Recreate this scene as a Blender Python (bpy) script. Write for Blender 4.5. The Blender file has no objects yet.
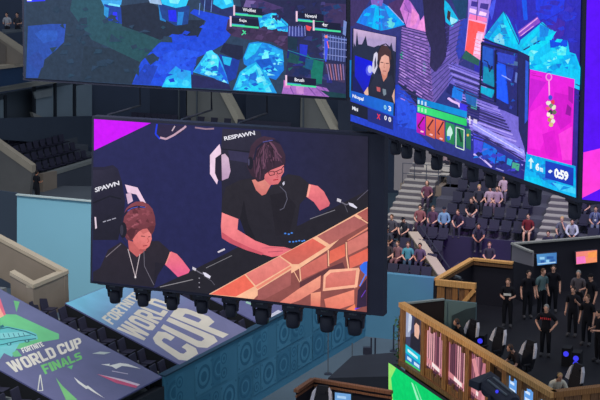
WORLD, KEY_L, KEY_R = .46, 1250, 900
import bpy, bmesh, math, random
from mathutils import Vector as V, Matrix
random.seed(7)
sc = bpy.context.scene
COL = sc.collection
# ---------------------------------------------------------------- camera and surveying
F_PX, CAM_H, PITCH = 1500.0, 20.0, math.atan(320/1500.0)
CP, SP = math.cos(PITCH), math.sin(PITCH)
CAM = V((0, 0, CAM_H))
def ray(x, y):
    u, v = (x-300)/F_PX, (200-y)/F_PX
    return V((u, CP+v*SP, -SP+v*CP))
def onh(x, y, z):
    r = ray(x, y); return CAM + r*((z-CAM_H)/r.z)
def ond(x, y, d):
    r = ray(x, y); return CAM + r*(d/r.y)
def az(a):
    a = math.radians(a); return V((math.sin(a), math.cos(a), 0))
def onp(x, y, P, n):
    r = ray(x, y); return CAM + r*(n.dot(P-CAM)/n.dot(r))
def onv(x, y, P, a):
    d = az(a); return onp(x, y, P, V((d.y, -d.x, 0)))
UP = V((0, 0, 1))
AU, AV, AB = 28.0, 112.0, 156.0           # the three compass directions of the arena
cam = bpy.data.cameras.new('camera'); co = bpy.data.objects.new('camera', cam); COL.objects.link(co)
co.location = CAM; co.rotation_euler = (math.pi/2-PITCH, 0, 0)
cam.sensor_width = 36; cam.lens = F_PX*36/600; cam.clip_end = 500
sc.camera = co
# ---------------------------------------------------------------- materials
def lin(c):
    c = c/255.0
    return c/12.92 if c <= .04045 else ((c+.055)/1.055)**2.4
def L3(rgb): return tuple(lin(c) for c in rgb)
MATS = {}
def mat(name, rgb, rough=.7, var=.12, scale=3.0, metal=0.0, spec=.3, detail=4):
    if name in MATS: return MATS[name]
    m = bpy.data.materials.new(name); m.use_nodes = True
    nt = m.node_tree; b = nt.nodes['Principled BSDF']
    c = L3(rgb)
    tc = nt.nodes.new('ShaderNodeTexCoord'); nz = nt.nodes.new('ShaderNodeTexNoise')
    nz.inputs['Scale'].default_value = scale; nz.inputs['Detail'].default_value = detail
    mx = nt.nodes.new('ShaderNodeMix'); mx.data_type = 'RGBA'
    mx.inputs['A'].default_value = tuple(x*(1-var) for x in c)+(1,)
    mx.inputs['B'].default_value = tuple(min(1, x*(1+var)) for x in c)+(1,)
    nt.links.new(tc.outputs['Object'], nz.inputs['Vector'])
    nt.links.new(nz.outputs['Fac'], mx.inputs['Factor'])
    nt.links.new(mx.outputs['Result'], b.inputs['Base Color'])
    b.inputs['Roughness'].default_value = rough; b.inputs['Metallic'].default_value = metal
    b.inputs['Specular IOR Level'].default_value = spec
    MATS[name] = m; return m
def wood(name, a, b_, scale=1.0):
    m = mat(name, a, .55, .1, 4); nt = m.node_tree; b = nt.nodes['Principled BSDF']
    wv = nt.nodes.new('ShaderNodeTexWave'); wv.inputs['Scale'].default_value = 2.2*scale
    wv.inputs['Distortion'].default_value = 6; wv.inputs['Detail'].default_value = 3
    wv.inputs['Detail Scale'].default_value = 1.5
    tc = nt.nodes['Texture Coordinate']; mp = nt.nodes.new('ShaderNodeMapping')
    mp.inputs['Scale'].default_value = (3, 3, .6)
    nt.links.new(tc.outputs['Object'], mp.inputs['Vector']); nt.links.new(mp.outputs['Vector'], wv.inputs['Vector'])
    mx = nt.nodes.new('ShaderNodeMix'); mx.data_type = 'RGBA'
    mx.inputs['A'].default_value = L3(a)+(1,); mx.inputs['B'].default_value = L3(b_)+(1,)
    nt.links.new(wv.outputs['Fac'], mx.inputs['Factor']); nt.links.new(mx.outputs['Result'], b.inputs['Base Color'])
    return m
def glow(name, rgb, strength=1.0):
    if name in MATS: return MATS[name]
    m = bpy.data.materials.new(name); m.use_nodes = True
    b = m.node_tree.nodes['Principled BSDF']
    b.inputs['Base Color'].default_value = (0.01, 0.01, 0.01, 1); b.inputs['Roughness'].default_value = .6
    b.inputs['Emission Color'].default_value = L3(rgb)+(1,); b.inputs['Emission Strength'].default_value = strength
    MATS[name] = m; return m
def led_material(name, scale, lo, hi):
    """A lit display: the picture is stored per face corner, with a fine pixel grain."""
    m = bpy.data.materials.new(name); m.use_nodes = True
    nt = m.node_tree; b = nt.nodes['Principled BSDF']
    at = nt.nodes.new('ShaderNodeVertexColor'); at.layer_name = 'picture'
    tc = nt.nodes.new('ShaderNodeTexCoord')
    nz = nt.nodes.new('ShaderNodeTexNoise'); nz.inputs['Scale'].default_value = scale; nz.inputs['Detail'].default_value = 6
    nz.inputs['Roughness'].default_value = .7
    mr = nt.nodes.new('ShaderNodeMapRange'); mr.inputs['From Min'].default_value = .3; mr.inputs['From Max'].default_value = .7
    mr.inputs['To Min'].default_value = lo; mr.inputs['To Max'].default_value = hi
    mu = nt.nodes.new('ShaderNodeVectorMath'); mu.operation = 'SCALE'
    nt.links.new(tc.outputs['Object'], nz.inputs['Vector']); nt.links.new(nz.outputs['Fac'], mr.inputs['Value'])
    nt.links.new(at.outputs['Color'], mu.inputs[0]); nt.links.new(mr.outputs['Result'], mu.inputs['Scale'])
    nt.links.new(mu.outputs['Vector'], b.inputs['Emission Color']); b.inputs['Emission Strength'].default_value = 1.06 if 'game' in name else 1.0
    b.inputs['Base Color'].default_value = (.008, .008, .01, 1); b.inputs['Roughness'].default_value = .5
    b.inputs['Specular IOR Level'].default_value = .2
    return m
LED = led_material('led_picture', 5, .88, 1.14)
LEDT = led_material('led_game_picture', 9, .84, 1.34)
BLK = mat('black_metal', (50, 52, 66), .5, .2, 6, .0, .3)  # black lifted toward grey-blue to stand in for haze
CAB = mat('screen_cabinet', (52, 54, 72), .6, .15, 2)  # dark base lightened too, haze put into the colour
CONC = mat('concrete', (178, 165, 146), .85, .18, 1.2)
CONCD = mat('concrete_weathered', (138, 126, 114), .9, .22, 1.0)
GREY = mat('grey_steel', (104, 112, 120), .5, .12, 3, .3)
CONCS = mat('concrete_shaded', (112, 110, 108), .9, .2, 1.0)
DARKW = mat('dark_wall_paint', (52, 60, 76), .8, .2, .6)
NAVY = mat('navy_fascia', (42, 66, 98), .6, .15, 1)
# ---------------------------------------------------------------- mesh builder
class MB:
    def __init__(s): s.v, s.f, s.m = [], [], []
    def add(s, vs, fs, mi=0):
        o = len(s.v); s.v += [V(p) for p in vs]; s.f += [tuple(o+i for i in f) for f in fs]; s.m += [mi]*len(fs); return s
    def hexa(s, b, t, mi=0):
        n = len(b)
        fs = [tuple(range(n-1, -1, -1)), tuple(range(n, 2*n))]+[(i, (i+1) % n, n+(i+1) % n, n+i) for i in range(n)]
        return s.add(list(b)+list(t), fs, mi)
    def prism(s, pts, ext, mi=0): return s.hexa(pts, [V(p)+V(ext) for p in pts], mi)
    def box(s, c, d, rz=0, mi=0, tilt=None):
        x, y, z = d[0]/2, d[1]/2, d[2]/2
        M = Matrix.Rotation(rz, 3, 'Z')
        if tilt: M = M @ Matrix.Rotation(tilt, 3, 'X')
        q = [M @ V(p)+V(c) for p in ((-x,-y,-z),(x,-y,-z),(x,y,-z),(-x,y,-z),(-x,-y,z),(x,-y,z),(x,y,z),(-x,y,z))]
        return s.hexa(q[:4], q[4:], mi)
    def bar(s, a, b, w, h, mi=0, up=UP):
        a, b = V(a), V(b); d = (b-a).normalized(); sd = d.cross(up)
        sd = sd.normalized() if sd.length > 1e-4 else V((1, 0, 0)); u = sd.cross(d)
        q = [(-w/2, -h/2), (w/2, -h/2), (w/2, h/2), (-w/2, h/2)]
        return s.hexa([a+sd*i+u*j for i, j in q], [b+sd*i+u*j for i, j in q], mi)
    def tube(s, pts, r, n=8, mi=0):
        pts = [V(p) for p in pts]; rr = r if isinstance(r, (list, tuple)) else [r]*len(pts)
        rings = []
        for i, p in enumerate(pts):
            d = (pts[min(i+1, len(pts)-1)]-pts[max(i-1, 0)]).normalized()
            sd = d.cross(UP if abs(d.z) < .9 else V((1, 0, 0))).normalized(); u = sd.cross(d)
            rings.append([p+(sd*math.cos(2*math.pi*k/n)+u*math.sin(2*math.pi*k/n))*rr[i] for k in range(n)])
        vs = [q for R in rings for q in R]; fs = []
        for i in range(len(pts)-1):
            for k in range(n):
                a, b = i*n+k, i*n+(k+1) % n; fs.append((a, b, b+n, a+n))
        fs += [tuple(range(n-1, -1, -1)), tuple((len(pts)-1)*n+k for k in range(n))]
        return s.add(vs, fs, mi)
    def ball(s, c, r, n=10, k=7, mi=0, lo=-90, hi=90):
        r = (r, r, r) if not isinstance(r, (tuple, list)) else r; c = V(c)
        vs, fs = [], []
        for i in range(k+1):
            ph = math.radians(lo+(hi-lo)*i/k)
            for j in range(n):
                th = 2*math.pi*j/n
                vs.append(c+V((r[0]*math.cos(ph)*math.cos(th), r[1]*math.cos(ph)*math.sin(th), r[2]*math.sin(ph))))
        for i in range(k):
            for j in range(n):
                a, b = i*n+j, i*n+(j+1) % n; fs.append((a, b, b+n, a+n))
        fs += [tuple(range(n-1, -1, -1)), tuple(k*n+j for j in range(n))]
        return s.add(vs, fs, mi)
    def build(s, name, mats, parent=None, smooth=False, loc=None):
        """link as ONE mesh object; coordinates are world unless the parent sits at the origin (prototypes)"""
        base = V((0, 0, 0))
        if parent is not None: base = wloc(parent)
        elif loc is not None: base = V(loc)
        me = bpy.data.meshes.new(name); me.from_pydata([tuple(p-base) for p in s.v], [], s.f)
        ms = mats if isinstance(mats, (list, tuple)) else [mats]
        for m in ms: me.materials.append(m)
        if len(ms) > 1: me.polygons.foreach_set('material_index', s.m)
        bm = bmesh.new(); bm.from_mesh(me); bmesh.ops.recalc_face_normals(bm, faces=bm.faces); bm.to_mesh(me); bm.free()
        if smooth: me.polygons.foreach_set('use_smooth', [True]*len(me.polygons))
        o = bpy.data.objects.new(name, me); COL.objects.link(o)
        if parent is not None: o.parent = parent
        elif loc is not None: o.location = base
        return o
LOC = {}
def wloc(o):
    p = V((0, 0, 0))
    while o is not None: p += o.location; o = o.parent
    return p
def tag(o, label=None, cat=None, group=None, kind=None):
    if label: o['label'] = label
    if cat: o['category'] = cat
    if group: o['group'] = group
    if kind: o['kind'] = kind
    return o
def thing(name, label, cat, loc, group=None, rz=0):
    o = bpy.data.objects.new(name, None); COL.objects.link(o); o.location = V(loc); o.rotation_euler = (0, 0, rz)
    o.empty_display_size = .2
    return tag(o, label, cat, group)
def kids(o): return [c for c in KIDS.get(o.name, [])] if False else list(o.children)
def dup(o, loc, rz=0, label=None, group=None):
    def cp(a, par):
        c = a.copy(); COL.objects.link(c)
        if par is not None: c.parent = par
        for k in a.children: cp(k, c)
        return c
    r = cp(o, None); r.location = V(loc); r.rotation_euler = (0, 0, rz)
    if label: r['label'] = label
    if group: r['group'] = group
    return r
def struct(mb, name, mats, loc=None, label=None):
    o = mb.build(name, mats, None, loc=loc); o['kind'] = 'structure'
    if label: o['label'] = label
    return o
# ---------------------------------------------------------------- lettering
_TX = {}
def letters(txt, bold=.0, res=2):
    """outline of a word as flat mesh data in a unit box"""
    key = (txt, bold)
    if key in _TX: return _TX[key]
    cu = bpy.data.curves.new('lettering', 'FONT'); cu.body = txt; cu.offset = bold; cu.resolution_u = res; cu.space_character = .92 if bold > .02 else 1
    o = bpy.data.objects.new('lettering', cu); COL.objects.link(o)
    dg = bpy.context.evaluated_depsgraph_get(); me = bpy.data.meshes.new_from_object(o.evaluated_get(dg))
    vs = [v.co.copy() for v in me.vertices]; fs = [tuple(p.vertices) for p in me.polygons]
    bpy.data.objects.remove(o); bpy.data.curves.remove(cu); bpy.data.meshes.remove(me)
    x0, x1 = min(v.x for v in vs), max(v.x for v in vs); y0, y1 = min(v.y for v in vs), max(v.y for v in vs)
    vs = [((v.x-x0)/(x1-x0), (v.y-y0)/(y1-y0)) for v in vs]
    _TX[key] = (vs, fs); return _TX[key]
def bil(q, s, t):  # q = BL, BR, TR, TL
    return q[0]*(1-s)*(1-t)+q[1]*s*(1-t)+q[2]*s*t+q[3]*(1-s)*t
GLYPH = {'C': (1, [[(1,.36),(.66,.36),(.66,.26),(.6,.2),(.4,.2),(.34,.26),(.34,.74),(.4,.8),(.6,.8),(.66,.74),(.66,.64),(1,.64),(1,.86),(.8,1),(.2,1),(0,.86),(0,.14),(.2,0),(.8,0),(1,.14)]]),
 'U': (1, [[(0,1),(0,.14),(.2,0),(.8,0),(1,.14),(1,1),(.66,1),(.66,.26),(.6,.2),(.4,.2),(.34,.26),(.34,1)]]),
 'P': (1, [[(0,0),(.34,0),(.34,1),(0,1)], [(.34,1),(.78,1),(1,.86),(1,.5),(.78,.36),(.34,.36),(.34,.54),(.6,.54),(.66,.6),(.66,.76),(.6,.82),(.34,.82)]]),
 'L': (.9, [[(0,0),(.95,0),(.95,.22),(.36,.22),(.36,1),(0,1)]]), 'W': (1.5, [[(0,1),(.18,0),(.4,0),(.5,.5),(.6,0),(.82,0),(1,1),(.76,1),(.69,.42),(.6,1),(.4,1),(.31,.42),(.24,1)]]),
 'F': (.9, [[(0,0),(.36,0),(.36,.38),(.85,.38),(.85,.58),(.36,.58),(.36,.79),(1,.79),(1,1),(0,1)]]), 'I': (.4, [[(0,0),(1,0),(1,1),(0,1)]]),
 'N': (1, [[(0,0),(.32,0),(.32,.55),(.66,0),(1,0),(1,1),(.68,1),(.68,.45),(.34,1),(0,1)]]), 'A': (1.05, [[(0,0),(.32,0),(.5,.7),(.68,1),(.32,1)], [(1,0),(.68,0),(.5,.7),(.32,1),(.68,1)], [(.3,.18),(.7,.18),(.62,.38),(.38,.38)]]),
 'S': (.95, [[(0,0),(.8,0),(1,.14),(1,.46),(.8,.6),(.36,.62),(.36,.8),(1,.8),(1,1),(.2,1),(0,.86),(0,.54),(.2,.4),(.64,.38),(.64,.2),(0,.2)]]), 'T': (.95, [[(.32,0),(.68,0),(.68,.79),(1,.79),(1,1),(0,1),(0,.79),(.32,.79)]]),
 'E': (.85, [[(0,0),(1,0),(1,.21),(.38,.21),(.38,.4),(.9,.4),(.9,.6),(.38,.6),(.38,.79),(1,.79),(1,1),(0,1)]])}
GLYPH['R'] = (1.05, GLYPH['P'][1]+[[(.36,.36),(.7,.36),(1,0),(.62,0)]])
_oo = [(.2,0),(.8,0),(1,.14),(1,.86),(.8,1),(.2,1),(0,.86),(0,.14)]; _oi = [(.4,.2),(.6,.2),(.66,.26),(.66,.74),(.6,.8),(.4,.8),(.34,.74),(.34,.26)]
GLYPH['O'] = (1, [[_oo[i], _oo[(i+1) % 8], _oi[(i+1) % 8], _oi[i]] for i in range(8)])
_do = [(0,0),(.75,0),(1,.16),(1,.84),(.75,1),(0,1)]; _di = [(.34,.2),(.6,.2),(.66,.26),(.66,.74),(.6,.8),(.34,.8)]
GLYPH['D'] = (1, [[_do[i], _do[(i+1) % 6], _di[(i+1) % 6], _di[i]] for i in range(6)])
def block_text(t):
    x, out = 0.0, []
    for c in t:
        if c == ' ': x += .38; continue
        w, fs = GLYPH[c]; out += [[(x+a*w, b) for a, b in f] for f in fs]; x += w+.1
    return out, x-.1
# ---------------------------------------------------------------- a picture on a flat lit display or a printed sheet
class Sheet:
    """flat artwork on one plane; outlines are surveyed onto that plane and kept there at true size"""
    def __init__(s, P, n, step=.00005):
        s.P, s.n, s.k, s.step = V(P), V(n).normalized(), 0, step
        if s.n.dot(CAM-s.P) < 0: s.n = -s.n
        s.lay = {}
    def at(s, x, y): return onp(x, y, s.P, s.n)
    def part(s, name): s.cur = s.lay.setdefault(name, ([], [], [])); return s
    def raw(s, pts, faces, cols):
        s.k += 1; off = s.n*(s.step*s.k); v, f, c = s.cur; o = len(v)
        v += [p+off for p in pts]
        for fc in faces: f.append(tuple(o+i for i in fc)); c.append([cols[i] for i in fc])
    def poly(s, pts, col, col2=None, ax=None):
        w = [s.at(*p) for p in pts]
        if col2 is None: cs = [col]*len(pts)
        else:                                    # a blend across the shape along ax (image direction of the drawing)
            a = ax or (0, 1); h = [p[0]*a[0]+p[1]*a[1] for p in pts]; lo, hi = min(h), max(h)
            cs = [tuple(col[i]+(col2[i]-col[i])*((q-lo)/(hi-lo+1e-6)) for i in range(3)) for q in h]
        s.raw(w, [tuple(range(len(w)))], cs); return s
    def line(s, pts, w, col):
        for a, b in zip(pts[:-1], pts[1:]):
            dx, dy = b[0]-a[0], b[1]-a[1]; l = math.hypot(dx, dy) or 1; nx, ny = -dy/l*w/2, dx/l*w/2
            s.poly([(a[0]+nx, a[1]+ny), (b[0]+nx, b[1]+ny), (b[0]-nx, b[1]-ny), (a[0]-nx, a[1]-ny)], col)
        return s
    def oval(s, c, r, col, n=14, rot=0):
        ca, sa = math.cos(rot), math.sin(rot)
        return s.poly([(c[0]+r[0]*math.cos(t)*ca-r[1]*math.sin(t)*sa, c[1]+r[0]*math.cos(t)*sa+r[1]*math.sin(t)*ca) for t in [2*math.pi*i/n for i in range(n)]], col)
    def text(s, t, q, col, bold=.03):            # q: BL BR TR TL
        vs, fs = letters(t, bold); Q = [s.at(*p) for p in q]
        s.raw([bil(Q, a, b) for a, b in vs], fs, [col]*len(vs)); return s
    def blot(s, c, r, col, n=9, seed=0):
        R = random.Random(seed); return s.poly([(c[0]+r[0]*math.cos(t)*R.uniform(.65, 1.1), c[1]+r[1]*math.sin(t)*R.uniform(.65, 1.1)) for t in [2*math.pi*i/n for i in range(n)]], col)
    def block(s, t, q, col):
        """heavy block capitals"""
        fs, w = block_text(t); Q = [s.at(*p) for p in q]
        for f in fs: s.raw([bil(Q, a/w, b) for a, b in f], [tuple(range(len(f)))], [col]*len(f)); s.k -= 1
        s.k += 1; return s
    def shards(s, pts, n, size, cols, seed=1, ar=1.6):
        R = random.Random(seed); x0, x1 = min(p[0] for p in pts), max(p[0] for p in pts); y0, y1 = min(p[1] for p in pts), max(p[1] for p in pts)
        def inside(x, y):
            c = False
            for i in range(len(pts)):
                a, b = pts[i], pts[i-1]
                if (a[1] > y) != (b[1] > y) and x < (b[0]-a[0])*(y-a[1])/(b[1]-a[1])+a[0]: c = not c
            return c
        k = 0
        for _ in range(n*6):
            x, y = R.uniform(x0, x1), R.uniform(y0, y1); t = R.uniform(0, 3.14); z = size*R.uniform(.4, 1.2)
            q = [(x+z*ar*math.cos(t+a)*R.uniform(.5, 1), y+z*math.sin(t+a)*R.uniform(.5, 1)) for a in (0, 1.7, 3.2, 4.6)][:R.choice((3, 4))]
            if inside(x, y) and all(inside(*p) for p in q): s.poly(q, R.choice(cols)); k += 1
            if k >= n: break
        return s
    def strands(s, crown, ends, cols, n, w=.8, bulge=.25, seed=1):
        R = random.Random(seed)
        for i in range(n):
            u = R.uniform(0, len(ends)-1.001); j = int(u); f = u-j; e = (ends[j][0]*(1-f)+ends[j+1][0]*f, ends[j][1]*(1-f)+ends[j+1][1]*f); r = R.uniform(.55, 1)
            a = (crown[0]+R.uniform(-3, 3), crown[1]+R.uniform(-1.5, 1.5)); e = (a[0]+(e[0]-a[0])*r, a[1]+(e[1]-a[1])*r); m = ((a[0]+e[0])/2-(e[1]-a[1])*bulge*R.uniform(-.3, 1)*(1 if e[0] > a[0] else -1)*-1, (a[1]+e[1])/2-abs(e[0]-a[0])*bulge*R.uniform(.2, 1))
            s.line([a, m, e], w*R.uniform(.5, 1.2), R.choice(cols))
        return s
    def build(s, name, parent, material, part=None, lit=True):
        v, f, c = s.lay[part or name]; base = wloc(parent)
        me = bpy.data.meshes.new(name); me.from_pydata([tuple(p-base) for p in v], [], f)
        at = me.color_attributes.new('picture', 'FLOAT_COLOR', 'CORNER')
        flat = []
        for cs in c:
            for q in cs: flat += [lin(max(0, min(255, x))) for x in q]+[1.0]
        at.data.foreach_set('color', flat)
        me.materials.append(material)
        bm = bmesh.new(); bm.from_mesh(me)
        for fc in bm.faces:
            fc.normal_update()
            if fc.normal.dot(s.n) < 0: fc.normal_flip()
        bm.to_mesh(me); bm.free()
        o = bpy.data.objects.new(name, me); COL.objects.link(o); o.parent = parent
        return o
def print_material(name, rough=.6, gain=1.0):
    m = bpy.data.materials.new(name); m.use_nodes = True; nt = m.node_tree; b = nt.nodes['Principled BSDF']
    a = nt.nodes.new('ShaderNodeVertexColor'); a.layer_name = 'picture'
    tc = nt.nodes.new('ShaderNodeTexCoord'); nz = nt.nodes.new('ShaderNodeTexNoise'); nz.inputs['Scale'].default_value = 1.3; nz.inputs['Detail'].default_value = 6
    mr = nt.nodes.new('ShaderNodeMapRange'); mr.inputs['To Min'].default_value = .82*gain; mr.inputs['To Max'].default_value = 1.18*gain
    mu = nt.nodes.new('ShaderNodeVectorMath'); mu.operation = 'SCALE'
    nt.links.new(tc.outputs['Object'], nz.inputs['Vector']); nt.links.new(nz.outputs['Fac'], mr.inputs['Value'])
    nt.links.new(a.outputs['Color'], mu.inputs[0]); nt.links.new(mr.outputs['Result'], mu.inputs['Scale'])
    nt.links.new(mu.outputs['Vector'], b.inputs['Base Color']); b.inputs['Roughness'].default_value = rough
    b.inputs['Specular IOR Level'].default_value = .2
    return m
PRINT = print_material('printed_vinyl')
# ================================================================ hanging video screens
def screen_box(root, P, a, corners, thick, bez, name='cabinet'):
    """housing behind a display: corners BL BR TR TL on the display plane"""
    d = az(a); n = V((d.y, -d.x, 0)); n = n if n.dot(CAM-P) > 0 else -n
    c = [onp(x, y, P, n) for x, y in corners]
    dx = (c[1]-c[0]).normalized()
    o = [c[0]-dx*bez-UP*bez, c[1]+dx*bez-UP*bez, c[2]+dx*bez+UP*bez, c[3]-dx*bez+UP*bez]
    o = [p-n*.02 for p in o]
    m = MB().prism(o, -n*thick); m.build(name, CAB, root)
    return c, n, dx, o
# ---- middle screen: two players at a desk behind a brick wall
MP = ond(230, 210, 38)
r = thing('video_screen', 'large hanging video screen showing two seated players at computers behind a brick wall', 'screen', onv(230, 296, MP, AV))
MC, MN, MDX, MO = screen_box(r, MP, AV, [(92, 281), (367, 312), (368, 136.5), (94, 119)], .28, .07)
m = MB(); q = MO[1]+MN*.012; m.prism([q, q+MDX*.36, MO[2]+MN*.012+MDX*.36, MO[2]+MN*.012], -MN*.3); m.build('side_column', CAB, r)
S = Sheet(MP, MN)
S.part('picture')
S.poly([(94, 119), (230, 127.7), (230, 296.5), (92, 281)], (37, 38, 86), (34, 35, 78), (0, 1))
S.poly([(230, 127.7), (368, 136.5), (367, 312), (230, 296.5)], (36, 37, 80), (37, 35, 54), (1, 0))
S.poly([(94, 119), (151, 123), (94, 150.5)], (206, 8, 250))
S.poly([(156, 124), (188, 126), (180, 134), (170, 138), (160, 138), (157, 134)], (42, 36, 66))
S.line([(157, 124), (155.5, 134), (160, 139)], 1.6, (30, 60, 225))
S.line([(160, 137.5), (166, 139), (174, 135), (184, 128), (186, 126)], 2.0, (196, 160, 180))
S.line([(172, 131), (175, 126)], 1.2, (200, 175, 190)); S.line([(195, 127.5), (206, 129), (214, 128.6)], 1.6, (150, 120, 140))
# desk strip and the black table
S.poly([(155, 288), (183, 275), (225, 254), (240, 246), (300, 225), (368, 190), (368, 209), (300, 247), (245, 274), (208, 294)], (38, 34, 42), (34, 32, 40))
S.line([(206, 268), (232, 255.5)], .7, (120, 118, 125)); S.poly([(217.5, 251.5), (224.5, 248.3), (225.2, 249.8), (218.2, 253)], (215, 205, 215))
S.line([(160, 287), (193, 279.5)], .8, (140, 136, 142)); S.line([(310, 219), (335, 210)], .7, (125, 122, 130)); S.line([(357, 200), (368, 190)], .6, (95, 90, 110))
S.part('pictured_chair')
S.poly([(93, 167), (104, 167), (113, 165), (118, 169), (122, 182), (125, 200), (124, 215), (118, 240), (93, 240)], (38, 35, 56), (30, 28, 42), (0, 1))
S.poly([(93, 170), (104, 170), (112, 168), (116, 172), (119, 184), (93, 198)], (46, 43, 64), (34, 32, 50), (1, 1))
S.line([(93, 203), (110, 196), (121, 199)], 1.4, (24, 24, 36)); S.line([(93, 227), (112, 215)], .8, (24, 24, 36))
S.text('SPAWN', [(95.2, 192.4), (119.6, 185), (118.9, 180.6), (94.6, 188)], (232, 230, 240), .022)
S.line([(103, 222), (106, 221)], 1, (160, 158, 175)); S.line([(107, 220.8), (111, 219.6)], 1, (160, 158, 175)); S.line([(112, 219.2), (116, 218)], 1, (160, 158, 175))
S.poly([(125, 184.5), (137.5, 187.5), (149, 208.7), (144, 207.5), (136.5, 194.5), (127.5, 192.5)], (240, 205, 228))
S.poly([(126, 194), (131, 192.5), (133, 201), (128, 204)], (215, 180, 205)); S.poly([(94.5, 217), (96, 217), (97, 228), (95.3, 229)], (225, 205, 220))
S.part('pictured_chair#2')
S.poly([(222.5, 128.5), (260, 131), (266, 150), (266, 200), (222, 200), (221, 150)], (46, 43, 62), (34, 32, 48), (0, 1))
S.poly([(228, 150), (256, 154), (248, 163), (230, 160)], (52, 48, 78)); S.line([(222, 149), (260, 153)], 1.2, (28, 27, 40))
S.text('RESPAWN', [(224.6, 140.6), (255.2, 134.8), (254.4, 130.6), (223.8, 136.6)], (236, 234, 244), .022)
S.poly([(210, 155), (219.6, 144), (221, 150), (221, 156), (217, 157), (215.5, 172), (218.5, 178), (217, 184.5), (210, 174)], (240, 208, 232))
S.poly([(221, 155), (225, 153.6), (228.6, 158), (230.6, 171), (228.4, 178), (221, 181)], (214, 180, 206), (180, 145, 180), (0, 1)); S.poly([(215.4, 158), (221.4, 153.6), (222, 181.4), (217.6, 179.6), (215, 173)], (38, 32, 52)); S.poly([(222, 155.4), (225.4, 154), (228.6, 159), (230.6, 171), (228.4, 178), (222.6, 180)], (214, 182, 206), (186, 152, 186), (0, 1))
S.part('pictured_player')
# left player, looking down
S.poly([(93, 272), (100, 268), (108, 250), (121, 242), (128, 248), (135, 256), (144, 247.5), (151, 241), (159, 241), (170, 251), (171.5, 258), (165, 265), (155, 268), (154, 287.5), (113, 283.2), (93, 281)], (44, 37, 47), (37, 33, 44), (0, 1))
S.poly([(155, 262), (165, 264), (158, 275), (154, 287)], (34, 30, 42))
S.line([(106, 257), (121, 244)], .8, (120, 110, 120))
S.poly([(171, 251.5), (177, 254), (182, 259.5), (190, 270), (188.5, 273), (178, 277), (170, 269), (165, 264.5)], (236, 120, 128), (230, 92, 142), (0, 1))
S.line([(166, 264), (170.5, 252)], 1.0, (245, 150, 140))
S.poly([(128, 240), (140, 244), (146, 250), (137, 257), (129, 250)], (196, 98, 98))
S.poly([(131, 235), (138, 229), (147, 227.5), (151, 232), (151.8, 239), (149.5, 246), (145.5, 249.3), (139, 249), (134, 243.5)], (232, 132, 128), (214, 108, 106), (-.6, 1))
S.poly([(139, 229.5), (147, 228), (150.5, 231), (143, 234)], (205, 108, 106)); S.line([(141, 236), (145, 236.5)], .8, (120, 60, 62)); S.line([(148, 237), (150.5, 236.5)], .8, (120, 60, 62))
S.line([(147.5, 238), (149, 241.5), (147, 242.5)], .8, (190, 88, 88)); S.line([(143, 246), (147.5, 245.3)], .9, (165, 60, 66)); S.poly([(140, 249), (146, 249.3), (143, 252), (139, 251)], (180, 86, 86))
S.poly([(122.6, 224), (123.4, 215), (126.6, 208), (131, 204), (136, 201.6), (142.5, 201.4), (148.6, 204.4), (152.6, 209), (155, 216.6), (155.6, 224.6), (154, 231), (151.6, 235), (150.6, 230.4), (147.6, 228.4), (143, 229), (138.6, 231.6), (135, 236), (132, 240.6), (127, 240), (123.6, 234)], (136, 68, 78), (102, 50, 58), (.3, 1))
S.shards([(123, 224), (125, 213), (133, 204), (146, 203.6), (153, 211), (155, 222), (153, 231), (147, 227.6), (138, 230.6), (132, 239), (126, 238)], 60, 2.6, ((148, 76, 88), (122, 60, 70), (110, 54, 62), (158, 86, 98), (134, 68, 78), (96, 46, 54), (140, 72, 82)), 17, 1.5)
S.poly([(126, 232), (131, 228), (136, 229), (134, 236), (131, 240)], (82, 40, 48)); S.poly([(147, 228), (151, 226), (155, 226), (153, 233), (151, 234)], (96, 46, 54))
S.line([(121.6, 226), (123.4, 216), (128.4, 209.6), (136, 206.6), (145, 207.2)], 2.1, (34, 31, 54)); S.line([(127.6, 211), (132, 208.2), (138, 206.8)], .7, (84, 92, 190)); S.line([(140, 206.6), (145.4, 207.4)], .7, (84, 92, 190))
S.oval((123.2, 230), (3.8, 8), (28, 26, 38)); S.oval((121.8, 230), (1.7, 5.4), (54, 52, 68)); S.line([(122, 238), (126, 243)], .8, (40, 38, 52))
S.line([(128, 249), (135.5, 277), (140, 254)], .7, (196, 180, 186)); S.oval((135.5, 277), (.9, 1.2), (220, 210, 214))
S.line([(144, 250), (144.5, 266), (150, 277), (154, 285)], .6, (110, 105, 118))
S.part('pictured_player#2')
# right player in glasses, turned to the right
S.poly([(222, 200), (226, 187), (240, 180), (252, 178), (262, 186), (270, 189), (278, 180), (288, 174), (300, 176), (309, 183.5), (307.5, 196), (300, 204), (296, 232), (290, 244), (250, 247), (244, 222), (240, 219), (221.5, 213)], (42, 38, 46), (36, 33, 42), (0, 1))
S.poly([(240, 219), (244, 200), (248, 222), (256, 240), (250, 247)], (30, 27, 35)); S.poly([(270, 195), (284, 192), (296, 205), (290, 232), (276, 236)], (34, 30, 38))
S.poly([(252, 180), (262, 178), (272, 183), (266, 194), (262, 195.5), (256, 190)], (226, 140, 128), (205, 112, 108), (0, 1))
S.poly([(222, 212.5), (238.5, 219), (237.5, 229.5), (255, 240.5), (270, 246), (284, 247), (292, 249), (288, 253), (284, 255), (272, 257), (262, 254), (250, 250), (232, 243), (222, 238), (221, 226)], (246, 140, 140), (232, 108, 122), (0, 1))
S.poly([(222, 232), (234, 240), (252, 248.5), (264, 253), (262, 255), (246, 250), (230, 243), (222, 238)], (205, 88, 104)); S.line([(262, 248), (276, 247.5), (291, 249)], .8, (200, 96, 112)); S.line([(268, 252), (283, 251)], .7, (176, 76, 96))
S.poly([(309, 184), (318, 186), (324, 191.5), (330, 203), (329, 206), (320, 210.5), (314, 202), (307, 197)], (240, 128, 132), (214, 98, 114), (0, 1))
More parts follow.
